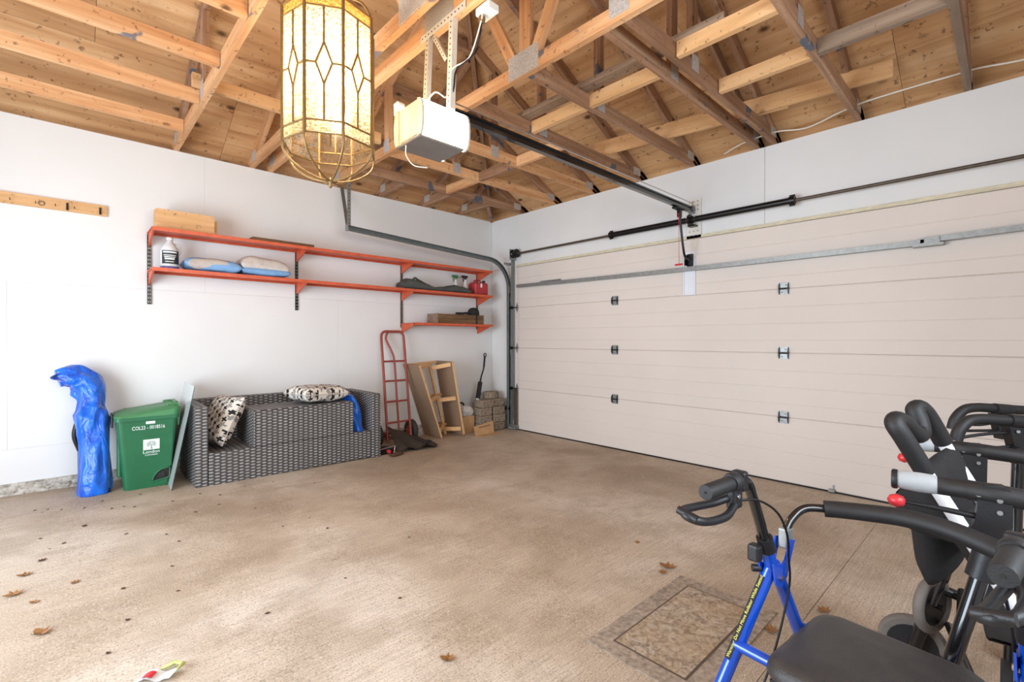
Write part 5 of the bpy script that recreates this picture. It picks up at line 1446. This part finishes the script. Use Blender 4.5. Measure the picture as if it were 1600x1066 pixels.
# ------------------------------------------------------------------ door mat
rg = thing('rug', 'worn brown bordered door mat on the concrete before the blue rollator', 'door mat', (-2.5, -4.09, fz(-2.5)))
def flat(x0, x1, y0, y1, h0, h1):
    vs = [(x, y, fz(x) + h) for h in (h0, h1) for x, y in ((x0, y0), (x1, y0), (x1, y1), (x0, y1))]
    return MB().add(vs, [(0, 3, 2, 1), (4, 5, 6, 7), (0, 1, 5, 4), (1, 2, 6, 5), (2, 3, 7, 6), (3, 0, 4, 7)])
RX0, RX1, RY0, RY1 = -2.885, -2.14, -4.31, -3.878
part('rug_base', flat(RX0, RX1, RY0, RY1, 0.0005, 0.006), 'rug_border', rg)
part('rug_line', flat(RX0 + 0.070, RX1 - 0.070, RY0 + 0.070, RY1 - 0.070, 0.0062, 0.0072), 'rug_line', rg)
part('rug_field', flat(RX0 + 0.078, RX1 - 0.078, RY0 + 0.078, RY1 - 0.078, 0.0074, 0.0086), 'rug', rg)

# ------------------------------------------------------------------ leaves and litter
def leaf(x, y, s, rz, mat, label, group, curl=0.25, n=7):
    pts = [(0, -1), (.25, -.55), (.62, -.5), (.45, -.12), (.8, .12), (.42, .3), (.3, .75), (0, 1), (-.3, .72), (-.45, .3), (-.78, .1), (-.42, -.15), (-.6, -.52), (-.22, -.5)]
    vs = []
    for a, b in pts: vs.append(Vector((a * s, b * s, (a * a + 0.6 * b * b) * s * curl + 0.001)))
    vs.append(Vector((0, 0, 0.0015)))
    k = len(pts)
    top = vs; bot = [v + Vector((0, 0, 0.0009)) for v in vs]
    fs = [(i, (i + 1) % k, k) for i in range(k)] + [(k + 1 + (i + 1) % k, k + 1 + i, 2 * k + 1) for i in range(k)] + [(i, k + 1 + i, k + 1 + (i + 1) % k, (i + 1) % k) for i in range(k)]
    o = part('dry_leaf', MB().add(top + bot, fs), mat, None, mat=Matrix.Translation((x, y, fz(x))) @ Matrix.Rotation(rz, 4, 'Z'))
    return tag(o, label, 'leaf', group)
gl = 'dry leaves on the floor'
leaf(-4.40, -2.42, 0.036, 0.5, 'leaf', 'largest curled tan leaf on the floor at lower left', gl, 0.5)
leaf(-4.50, -1.955, 0.036, 1.9, 'leaf', 'yellowish leaf second from the left edge of the floor', gl, 0.5)
leaf(-4.475, -1.74, 0.030, 1.4, 'leaf', 'small tan leaf above the yellowish leaf at left', gl, 0.5)
leaf(-4.30, -1.99, 0.022, 2.4, 'leaf', 'small reddish leaf right of the yellowish leaf', gl, 0.4)
leaf(-4.43, -2.10, 0.020, 0.9, 'leaf', 'small leaf just below the yellowish leaf', gl, 0.4)
leaf(-2.10, -3.79, 0.045, 0.3, 'leaf', 'curled tan leaf at the far corner of the door mat', gl, 0.5)
leaf(-2.17, -3.80, 0.026, 2.2, 'leaf', 'small brown leaf left of the leaf at the mat corner', gl, 0.5)
leaf(-1.97, -4.44, 0.034, 1.2, 'leaf', 'tan leaf just behind the black vinyl seat', gl, 0.5)
leaf(-2.29, -4.335, 0.034, 2.0, 'leaf', 'tan leaf between the blue rollator legs', gl, 0.5)
leaf(-1.95, -3.52, 0.020, 2.0, 'leaf', 'small orange leaf on the floor under the brake lever', gl, 0.4)
leaf(-4.42, -1.58, 0.022, 2.3, 'leaf_dark', 'dark pointed leaf at left, above the tan ones', gl, 0.4)
leaf(-4.25, -1.12, 0.020, 2.8, 'leaf_dark', 'dark leaf in the middle of the floor bits at left', gl, 0.4)
leaf(-3.335, -3.604, 0.030, 0.7, 'leaf', 'lone tan leaf on the bare floor left of the door mat', gl, 0.5)
rnd = random.Random(3)
bits = [(-4.62, -1.62), (-4.40, -1.40), (-4.33, -1.36), (-4.45, -1.20), (-4.05, -0.86), (-4.00, -0.88), (-4.10, -0.82), (-4.25, -0.72), (-4.35, -0.66), (-4.46, -0.62), (-4.50, -0.55), (-4.42, -0.58), (-4.15, -0.62), (-3.95, -0.62),
        (-3.80, -0.95), (-3.62, -0.86), (-3.50, -0.98), (-3.30, -0.90), (-3.70, -1.3), (-4.08, -1.42), (-3.92, -1.62), (-3.86, -1.75), (-3.55, -1.22), (-3.1, -0.92), (-2.9, -1.15), (-3.95, -2.1), (-3.98, -2.4), (-4.13, -2.2), (-3.4, -1.45), (-4.2, -2.75), (-4.45, -2.8), (-3.2, -1.9), (-3.363, -2.814), (-2.885, -2.578), (-3.36, -1.931), (-3.265, -3.11), (-3.712, -2.85), (-4.136, -2.53), (-3.169, -2.13)]
for x, y in bits:
    leaf(x + rnd.uniform(-.02, .02), y + rnd.uniform(-.02, .02), rnd.uniform(.006, .013), rnd.uniform(0, 6), 'leaf_dark', 'tiny dark leaf crumb on the open concrete floor', 'leaf crumbs on the floor', 0.3)
wp = thing('candy_wrapper', 'crumpled green and white wrapper at the bottom edge', 'wrapper', (-4.09, -3.02, fz(-4.09)))
wm = Matrix.Translation((-4.09, -3.02, fz(-4.09) + 0.001)) @ Matrix.Rotation(R(-40), 4, 'Z')
part('green_strip', MB().tube([wm @ Vector(p) for p in ((0.03, 0.0, 0.006), (0.045, 0.03, 0.02), (0.01, 0.045, 0.015), (-0.025, 0.02, 0.006))], [0.003, 0.009, 0.009, 0.004], 4), 'paper_green', wp)
part('white_sheet', MB().grid(lambda u, v: wm @ Vector((-0.07 + 0.11 * u, -0.035 + 0.05 * v, 0.003 + 0.012 * math.sin(u * 5) ** 2)), 8, 5), 'bag_white', wp)
part('red_patch', MB().grid(lambda u, v: wm @ Vector((-0.055 + 0.035 * u, -0.03 + 0.03 * v, 0.0065 + 0.012 * math.sin((0.136 + u * 0.32) * 5) ** 2)), 5, 4), 'red_plastic', wp)

# ------------------------------------------------------------------ blue rollator (foreground)
def at_cam(lat, fwd):
    return (cam.location.x + lat * math.cos(YAW) + fwd * math.sin(YAW), cam.location.y - lat * math.sin(YAW) + fwd * math.cos(YAW))
bp = (-3.364, -4.552)
rf = fz(bp[0])
blu = thing('blue_rollator', 'blue four-wheeled rollator with black vinyl seat in the foreground', 'rollator', (bp[0], bp[1], 0), R(-6.5))
W_ = 0.43
def sidepts(pts, y, s): return [(p[0], y + s * p[1], p[2]) for p in pts]
def ptube(name, pts, r, mat, parent, n=10, per=0):
    pts = spline(pts, per) if per else pts
    return part(name, MB().tube(pts, r, n), mat, parent, True)
for y, s in ((0.0, 1), (-W_, -1)):
    # s=+1: outward is +y
    G = lambda pts: sidepts(pts, y, s)
    st = ptube('handle_tube', G([(0.10, 0, 0.873), (0.150, 0, 0.872), (0.178, 0, 0.858), (0.196, 0, 0.828), (0.228, 0, 0.768), (0.262, 0, 0.70)]), 0.0125, 'black_gloss', blu, 10, 4)
    gr = ptube('hand_grip', G([(0.0, 0, 0.872), (0.004, 0, 0.872), (0.09, 0, 0.873), (0.10, 0, 0.873)]), [0.0155, 0.0165, 0.0165, 0.0165], 'foam', blu, 14)
    ptube('grip_collar', G([(0.096, 0, 0.874), (0.105, 0, 0.874), (0.122, 0, 0.874), (0.128, 0, 0.874)]), [0.019, 0.021, 0.021, 0.017], 'foam', gr, 14)
    ptube('grip_plug', G([(-0.0012, 0, 0.872), (-0.0004, 0, 0.872)]), 0.003, 'hole', gr, 8)
    bl = part('brake_bracket', MB().rbox((0.098, y - 0.011, 0.815), (0.135, y + 0.011, 0.862), 0.006, 2).rbox((0.128, y - 0.016, 0.85), (0.152, y + 0.016, 0.895), 0.006, 2), 'black_plastic', blu, True)
    ptube('brake_bolt', G([(0.112, -0.014, 0.845), (0.112, 0.014, 0.845)]), 0.005, 'chrome', bl, 8)
    lp = spline(G([(0.105, 0.008, 0.838), (0.06, 0.018, 0.833), (0.0, 0.020, 0.838), (-0.05, 0.018, 0.842), (-0.066, 0.0, 0.838), (-0.05, -0.018, 0.830), (0.0, -0.016, 0.818), (0.06, -0.014, 0.815), (0.105, -0.006, 0.825)]), 4)
    lv_ = part('brake_lever', MB().tube(lp, 0.0088, 8), 'black_plastic', blu, True)
    part('lever_tip', MB().tube(G([(-0.062, -0.020, 0.836), (-0.066, 0.020, 0.846)]), 0.0085, 8), 'black_plastic', lv_, True)
    cl = part('height_collar', MB().tube(G([(0.256, 0, 0.715), (0.272, 0, 0.680)]), 0.0185, 14), 'black_plastic', blu, True)
    part('clamp_knob', MB().rbox((0.222, y + s * 0.012 - 0.014, 0.66), (0.25, y + s * 0.012 + 0.014, 0.70), 0.006, 2), 'black_plastic', cl, True)
    ptube('socket_tube', G([(0.270, 0, 0.688), (0.288, 0, 0.640), (0.298, 0, 0.612)]), 0.0155, 'blue_paint', blu, 12)
    hp_ = MB()
    for yy in (-0.017, 0.017):
        hp_.prism([(0.262, 0.655), (0.275, 0.60), (0.305, 0.585), (0.335, 0.605), (0.378, 0.685), (0.352, 0.690), (0.325, 0.648), (0.295, 0.632)], y + yy - 0.002, y + yy + 0.002)
    jn = part('hinge_plate', hp_, 'blue_paint', blu, True)
    part('hinge_bolt', MB().tube(G([(0.30, -0.024, 0.612), (0.30, 0.024, 0.612)]), 0.007, 10), 'chrome', jn, True)
    part('hinge_stub', MB().tube(G([(0.275, 0.018, 0.628), (0.262, 0.032, 0.628)]), 0.009, 10), 'black_plastic', jn, True)
    rl = ptube('rear_leg', G([(0.288, 0, 0.632), (0.176, 0.06, 0.368), (0.062, 0.122, 0.10)]), 0.0155, 'blue_paint', blu, 12)
    fl_ = ptube('front_leg', G([(0.300, -0.002, 0.640), (0.434, -0.005, 0.428), (0.565, -0.012, 0.16)]), 0.0155, 'blue_paint', blu, 12)
    part('backrest_socket', MB().rbox((0.352, y - 0.012, 0.662), (0.386, y + 0.012, 0.712), 0.004, 2), 'galv', blu, True)
    ptube('brake_cable', G([(0.12, -0.004, 0.832), (0.18, -0.022, 0.825), (0.25, -0.032, 0.785), (0.30, -0.032, 0.725), (0.325, -0.026, 0.66), (0.325, -0.024, 0.56), (0.23, -0.005, 0.36), (0.12, 0.06, 0.16)]), 0.0028, 'black_metal', blu, 6, 6)
    for (wx, wo, nm) in ((0.045, 0.128, 'rear_wheel'), (0.60, -0.02, 'front_wheel')):
        zc_ = fz(bp[0] + wx) + 0.082
        yy = y + s * wo
        wq = part(nm, MB().tube([(wx, yy - 0.014, zc_), (wx, yy - 0.008, zc_), (wx, yy + 0.008, zc_), (wx, yy + 0.014, zc_)], [0.072, 0.08, 0.08, 0.072], 24), 'rubber', blu, True)
        part('wheel_hub', MB().tube([(wx, yy - 0.017, zc_), (wx, yy + 0.017, zc_)], 0.035, 14), 'black_plastic', wq, True)
        part('fork', MB().box((wx - 0.012, yy + 0.019, zc_ - 0.01), (wx + 0.012, yy + 0.024, 0.19)).box((wx - 0.012, yy - 0.024, zc_ - 0.01), (wx + 0.012, yy - 0.019, 0.19)).box((wx - 0.013, yy - 0.024, 0.185), (wx + 0.013, yy + 0.024, 0.20)), 'black_plastic', wq, True)
bkp = [(0.366, 0.0, 0.70), (0.392, -0.004, 0.728), (0.430, -0.02, 0.752), (0.462, -0.065, 0.757), (0.478, -0.14, 0.766), (0.482, -0.215, 0.774), (0.478, -0.29, 0.772), (0.462, -0.365, 0.760), (0.430, -0.41, 0.752), (0.392, -0.426, 0.728), (0.366, -0.43, 0.70)]
bs = spline(bkp, 6)
part('backrest_tube', MB().tube(bs, 0.0105, 10), 'black_gloss', blu, True)
i0, i1 = 17, len(bs) - 17
part('backrest_pad', MB().tube(bs[i0:i1], 0.0205, 16), 'foam', blu, True)
ptube('rear_crossbar', [(0.206, 0.042, 0.455), (0.206, -W_ - 0.042, 0.455)], 0.0135, 'blue_paint', blu, 10)
ptube('front_crossbar', [(0.432, -0.004, 0.440), (0.432, -W_ + 0.004, 0.440)], 0.0135, 'blue_paint', blu, 10)
ptube('lower_brace', [(0.14, 0.075, 0.28), (0.52, -0.40, 0.26)], 0.011, 'black_metal', blu, 8)
def seatloop(ins, z, x0=0.11, x1=0.435, y0=-0.375, y1=-0.055): return rr_loop(x0 + ins, x1 - ins, y0 + ins, y1 - ins, 0.05 - ins * 0.3, z, 8)
part('seat_pad', loft([seatloop(0.012, 0.470), seatloop(0.002, 0.478), seatloop(0.0, 0.490), seatloop(0.004, 0.504), seatloop(0.014, 0.514), seatloop(0.03, 0.5195), seatloop(0.09, 0.523)], smooth=True), 'vinyl', blu, True)
part('seat_board', MB().box((0.13, -0.36, 0.462), (0.42, -0.07, 0.469)), 'black_plastic', blu, True)
part('basket_wire', MB().tube(spline([(0.20, -0.06, 0.45), (0.19, -0.07, 0.36), (0.2, -0.2, 0.30), (0.19, -0.34, 0.36), (0.2, -0.37, 0.45)], 5), 0.004, 6), 'black_metal', blu, True)
part('seat_hook', MB().prism([(0.158, 0.47), (0.178, 0.47), (0.182, 0.41), (0.172, 0.40), (0.162, 0.42)], -0.12, -0.105), 'black_plastic', blu, True)
# printed warning strip on the near rear leg
la = Vector((0.176, 0.06, 0.368)); lbv = Vector((0.288, 0, 0.632)); ax = (lbv - la).normalized()
camloc = Matrix.Rotation(R(6.5), 3, 'Z') @ (Vector(cam.location) - Vector((bp[0], bp[1], 0)))
pa, pb = la + ax * 0.055, la + ax * 0.268
tocam = (camloc - (pa + pb) / 2); side = ax.cross(tocam).normalized()
nrm_ = side.cross(ax).normalized()
nrm_ = (Matrix.Rotation(R(-38), 3, ax) @ nrm_).normalized(); side = ax.cross(nrm_).normalized() * -1
mm = Matrix((ax, nrm_.cross(ax), nrm_)).transposed().to_4x4(); mm.translation = pa + nrm_ * 0.0153
part('warning_strip', MB().box((0, -0.0075, 0), (0.213, 0.0075, 0.0009)), 'black_gloss', blu, True, mat=mm)
mt = mm.copy(); mt.translation = pa + nrm_ * 0.0164 + ax * 0.004 - (nrm_.cross(ax)) * 0.004
text('warning_text', 'Warning: Do Not Move Rollator While Seated', 0.0118, 'yellow_print', blu, mt, True, 0.0002, 'LEFT', 0.93)

# ------------------------------------------------------------------ grey-gripped rollator
go = (-2.849, -4.785)
gry = thing('black_rollator', 'black rollator with grey handgrips and red lever knobs', 'rollator', (go[0], go[1], 0), R(-84.7))
GW = 0.55
for y, s in ((0.0, -1), (GW, 1)):
    gz_ = 0.848
    part('hand_grip', MB().tube([(0.012, y, gz_), (0.02, y, gz_), (0.05, y, gz_), (0.075, y, gz_), (0.086, y, gz_)], [0.020, 0.0215, 0.0235, 0.0225, 0.020], 16), 'grip_grey', gry, True)
    part('grip_end', MB().tube([(0.0, y, gz_), (0.004, y, gz_), (0.012, y, gz_)], [0.021, 0.024, 0.023], 16), 'black_plastic', gry, True)
    tbp = part('handle_tube', MB().tube([(0.084, y, gz_), (0.134, y, gz_), (0.135, y, gz_), (0.20, y, gz_ - 0.002), (0.40, y, gz_ - 0.012), (0.48, y, gz_ - 0.05), (0.50, y, gz_ - 0.15)], [0.021, 0.021, 0.0225, 0.0225, 0.018, 0.016, 0.016], 16), 'foam', gry, True)
    hs = part('brake_housing', MB().prism([(0.150, 0.842), (0.150, 0.815), (0.146, 0.785), (0.136, 0.755), (0.128, 0.735), (0.150, 0.718), (0.190, 0.712), (0.203, 0.725), (0.205, 0.86), (0.19, 0.868), (0.16, 0.866)], y - 0.017, y + 0.017), 'black_plastic', gry, True)
    for (bx_, bz_) in ((0.185, 0.838), (0.185, 0.812), (0.152, 0.845)):
        part('rivet', MB().tube([(bx_, y - 0.0215, bz_), (bx_, y + 0.0215, bz_)], 0.005, 10), 'galv', hs, True)
    part('maker_mark', MB().tube([(0.178 + 0.006 * math.cos(a), y + -0.0172, 0.735 + 0.007 * math.sin(a)) for a in [R(40 + 280 * i / 9) for i in range(10)]], 0.0012, 4), 'black_gloss', hs, True)
    lvr = part('brake_lever', MB().tube([(0.02, y - 0.006, 0.797), (0.08, y - 0.006, 0.796), (0.150, y - 0.004, 0.792)], [0.004, 0.006, 0.007], 8), 'black_plastic', gry, True)
    part('lever_knob', MB().lathe([(0.002, -0.018), (0.012, -0.013), (0.0165, 0), (0.012, 0.013), (0.002, 0.018)], 14, Matrix.Translation((0.010, y - 0.006, 0.797)) @ Matrix.Rotation(R(90), 4, 'Y')), 'red_plastic', lvr, True)
    top = Vector((0.168, y, 0.715)); sp = -0.05 if s < 0 else 0.03
    bot = Vector((0.03, y + s * 0.06, 0.12))
    L = lambda t: top.lerp(bot, t)
    part('post', MB().tube([L(0), L(0.48)], 0.0165, 12), 'black_gloss', gry, True)
    cl = part('post_collar', MB().tube([L(0.0), L(0.10)], 0.0255, 14), 'black_plastic', gry, True)
    hm = MB(); tc_ = (Vector((-0.4, 0.35, 0))).normalized()
    for i in range(4):
        q_ = L(0.2 + i * 0.055); hm.tube([q_ + tc_ * 0.0155, q_ + tc_ * 0.0172], 0.0035, 8)
    part('adjust_holes', hm, 'hole', gry, True)
    part('clamp', MB().tube([L(0.44), L(0.53)], 0.0235, 12), 'black_plastic', gry, True)
    part('lower_leg', MB().tube([L(0.48), L(0.98)], 0.0195, 12), 'black_gloss', gry, True)
    part('front_leg', MB().tube([L(0.56), Vector((0.30, y + s * 0.03, 0.33)), Vector((0.55, y + s * 0.03, 0.16))], 0.016, 12), 'black_gloss', gry, True)
    for (wx, wy) in ((0.03, y + s * 0.06 + s * 0.045), (0.58, y + s * 0.03)):
        zc_ = fz(go[0]) + 0.098
        wq = part('wheel', MB().tube([(wx, wy - 0.016, zc_), (wx, wy - 0.010, zc_), (wx, wy + 0.010, zc_), (wx, wy + 0.016, zc_)], [0.088, 0.096, 0.096, 0.088], 28), 'tyre_grey', gry, True)
        part('wheel_disc', MB().tube([(wx, wy - 0.0175, zc_), (wx, wy + 0.0175, zc_)], 0.070, 20), 'black_plastic', wq, True)
        part('wheel_axle', MB().tube([(wx, wy - 0.03, zc_), (wx, wy + 0.03, zc_)], 0.008, 8), 'black_metal', wq, True)
part('cross_brace', MB().tube([(0.15, 0.0, 0.40), (0.12, GW, 0.28)], 0.011, 8), 'black_metal', gry, True)
part('cross_brace', MB().tube([(0.15, GW, 0.40), (0.12, 0.0, 0.28)], 0.011, 8), 'black_metal', gry, True)
part('seat_sling', MB().grid(lambda u, v: Vector((0.18 + 0.26 * u, 0.06 + (GW - 0.12) * v, 0.50 - 0.07 * math.sin(PI * v))), 8, 12).grid(lambda u, v: Vector((0.18 + 0.26 * u, 0.06 + (GW - 0.12) * v, 0.494 - 0.07 * math.sin(PI * v))), 8, 12), 'fabric_black', gry, True)
part('brake_arm', MB().rbox((-0.05, -0.10, 0.22), (0.0, -0.05, 0.245), 0.006, 1), 'galv', gry, True)

# ------------------------------------------------------------------ white tubular frame with padded handlebar
def CP(px, py, d):                  # point of the white frame, taken from its measured bearing and range
    lat, up_ = (px - 800) / 735.7 * d, -(py - 530.4) / 735.7 * d
    x, y = at_cam(lat, d)
    return Vector((x, y, 1.19 + up_))
wfv = thing('white_stroller', 'folded white tubular stroller with a black foam handlebar', 'stroller', (-2.6, -4.9, fz(-2.6)))
hb_ = [CP(*p) for p in ((1446, 738, 1.265), (1436, 722, 1.265), (1412, 684, 1.268), (1399, 664, 1.275), (1401, 656, 1.29), (1412, 660, 1.305), (1424, 672, 1.32), (1434, 680, 1.335), (1440, 673, 1.35), (1436, 656, 1.362), (1430, 642, 1.372), (1436, 637, 1.382), (1447, 646, 1.39), (1463, 672, 1.396), (1474, 691, 1.40))]
hs_ = spline(hb_, 5)
part('foam_handle', MB().tube(hs_, 0.0235, 16), 'foam', wfv)
n0, n1 = CP(1444, 734, 1.265), CP(1597, 966, 1.13)
f0, f1 = CP(1472, 688, 1.40), CP(1600, 888, 1.30)
m_, L_ = frame_to(n0, n1, (1, 0, 0.4))
part('side_tube', MB().tube([n0, n1], 0.0165, 12), 'white_tube', wfv)
part('side_tube', MB().tube([f0, f1], 0.0165, 12), 'white_tube', wfv)
hk = CP(1562, 933, 1.128)
part('rivet', MB().tube([n0.lerp(n1, 0.78), n0.lerp(n1, 0.78) + (Vector(cam.location) - n0).normalized() * 0.019], 0.006, 10), 'galv', wfv)
dn = (n1 - n0).normalized(); df = (f1 - f0).normalized()
for p_, d_ in ((n1, dn), (f1, df)):
    t_ = (p_.z - (fz(p_.x) + 0.09)) / -d_.z
    e_ = p_ + Vector((d_.x * t_ * 0.35, d_.y * t_ * 0.35, d_.z * t_))
    part('folded_leg', MB().tube([p_, p_.lerp(e_, 0.5), e_], 0.015, 10), 'black_gloss', wfv)
    ww = part('stroller_wheel', MB().tube([e_ + Vector((0.02, 0, 0)), e_ + Vector((0.013, 0, 0)), e_ - Vector((0.013, 0, 0)), e_ - Vector((0.02, 0, 0))], [0.07, 0.085, 0.085, 0.07], 22), 'rubber', wfv)
# black cloth hung between the tubes
def cloth(off):
    def fn(u, v):
        a = n0.lerp(n1, 0.02 + 0.62 * v); b = f0.lerp(f1, 0.06 + 0.62 * v)
        p = a.lerp(b, u)
        back = Vector((-0.42, 0.62, -0.66)).normalized()
        return p + back * (0.15 * math.sin(PI * u) ** 0.8 * (0.35 + 0.65 * math.sin(PI * min(v + 0.25, 1)))) + Vector((0, 0, -0.012)) + back * off
    return fn
part('cloth_seat', MB().grid(cloth(0), 16, 16).grid(cloth(0.008), 16, 16), 'fabric_black', wfv)
pk = [CP(*p) for p in ((1486, 697, 1.385), (1442, 738, 1.36), (1432, 780, 1.36), (1436, 850, 1.36), (1452, 915, 1.37), (1500, 880, 1.38), (1520, 800, 1.38), (1510, 730, 1.385))]
ctr = sum(pk, Vector()) / len(pk); bkv = Vector((math.sin(YAW), math.cos(YAW), 0)) * 0.035
pks = spline(pk, 5, True)
part('cloth_pouch', loft([[p.lerp(ctr, 0.15) + bkv for p in pks], pks, [p.lerp(ctr, 0.10) - bkv * 0.5 for p in pks], [p.lerp(ctr, 0.30) - bkv * 0.85 for p in pks], [p.lerp(ctr, 0.6) - bkv for p in pks], [p.lerp(ctr, 0.95) - bkv * 1.05 for p in pks]], smooth=True), 'fabric_black', wfv)
def ring_wheel(c, axis, rad, parent, nm):
    axis = Vector(axis).normalized(); u = axis.cross(Vector((0, 0, 1))).normalized(); v = axis.cross(u)
    w = part(nm, MB().tube([c + (u * math.cos(k * PI / 14) + v * math.sin(k * PI / 14)) * rad for k in range(28)], 0.015, 10, closed=True), 'tyre_grey', parent)
    part('wheel_disc', MB().tube([c - axis * 0.008, c + axis * 0.008], rad - 0.012, 24), 'black_plastic', w)
    part('wheel_axle', MB().tube([c - axis * 0.03, c + axis * 0.03], 0.008, 8), 'black_metal', w)
ring_wheel(CP(1458, 945, 1.50), (0.35, 0.93, 0), 0.076, wfv, 'small_wheel')
part('wheel_stay', MB().tube([CP(1458, 945, 1.46), CP(1490, 870, 1.42)], 0.010, 8), 'black_gloss', wfv)

# ------------------------------------------------------------------ third walker at the right edge
w3 = thing('foam_walker', 'black walker with curved foam handles at the right edge, by the door', 'walker', (-1.9, -4.95, fz(-1.9)))
for (d, yb, nm) in ((1.80, 637, 'far'), (1.55, 655, 'near')):
    px0 = 1490 if nm == 'far' else 1496
    pts = [CP(px0 - 2, yb + 34, d), CP(px0 + 3, yb + 18, d), CP(px0 + 16, yb + 4, d), CP(px0 + 34, yb, d), CP(px0 + 60, yb + 1, d * 0.998), CP(px0 + 120, yb + 5, d * 0.99), CP(px0 + 200, yb + 10, d * 0.98)]
    part('foam_handle', MB().tube(spline(pts, 5), 0.0175, 14), 'foam', w3)
    xo = 1556 if nm == 'far' else 1578
    part('handle_clamp', MB().tube([CP(xo - 2, yb + 2, d * 0.995), CP(xo + 22, yb + 4, d * 0.993)], 0.0215, 14), 'black_plastic', w3)
    c0 = CP(xo, yb + 10, d * 0.99); c1 = CP(xo + 24, yb + 10, d * 0.99); c2 = CP(xo + 24, yb + 50, d * 0.99); c3 = CP(xo + 10, yb + 50, d * 0.99)
    tk_ = Vector((math.sin(YAW), math.cos(YAW), 0)) * 0.03
    hsg = part('handle_housing', MB().add([c0, c1, c2, c3, c0 + tk_, c1 + tk_, c2 + tk_, c3 + tk_], [(0, 1, 2, 3), (7, 6, 5, 4), (0, 4, 5, 1), (1, 5, 6, 2), (2, 6, 7, 3), (3, 7, 4, 0)]), 'black_plastic', w3)
    part('housing_rivet', MB().tube([CP(xo + 14, yb + 20, d * 0.99), CP(xo + 14, yb + 20, d * 0.985)], 0.005, 8), 'galv', hsg)
    loop = [CP(*p) for p in (((1558, 660, d), (1530, 664, d), (1496, 662, d), (1489, 668, d), (1500, 673, d), (1556, 673, d)) if nm == 'far' else ((1584, 676, d), (1545, 678, d), (1504, 684, d), (1497, 691, d), (1508, 700, d), (1550, 700, d), (1584, 698, d)))]
    part('brake_loop', MB().tube(spline(loop, 5), 0.0055, 8), 'black_plastic', w3)
    fpos = CP(1592, 713, d * 0.985)
    jt = part('joint_disc', MB().tube([fpos - tk_ * 0.3, fpos + tk_ * 0.3], 0.030, 16), 'black_plastic', w3)
    part('joint_bolt', MB().tube([fpos - tk_ * 0.36, fpos - tk_ * 0.3], 0.007, 10), 'yellow_print' if nm == 'near' else 'galv', jt)
    part('top_arm', MB().tube([CP(1536, 705, d * 0.985), fpos], 0.012, 8), 'black_gloss', w3)
    ft = Vector((fpos.x - 0.10, fpos.y + 0.02, fz(fpos.x) + 0.08)); f2 = Vector((fpos.x + 0.42, fpos.y - 0.28, fz(fpos.x) + 0.08))
    part('leg', MB().tube([fpos, ft], 0.016, 10), 'black_gloss', w3)
    part('leg', MB().tube([fpos, f2], 0.016, 10), 'black_gloss', w3)
    for e_ in (ft, f2):
        part('wheel', MB().tube([e_ + Vector((0.0, 0.018, 0)), e_ + Vector((0, 0.010, 0)), e_ - Vector((0, 0.010, 0)), e_ - Vector((0, 0.018, 0))], [0.068, 0.077, 0.077, 0.068], 22), 'rubber', w3)
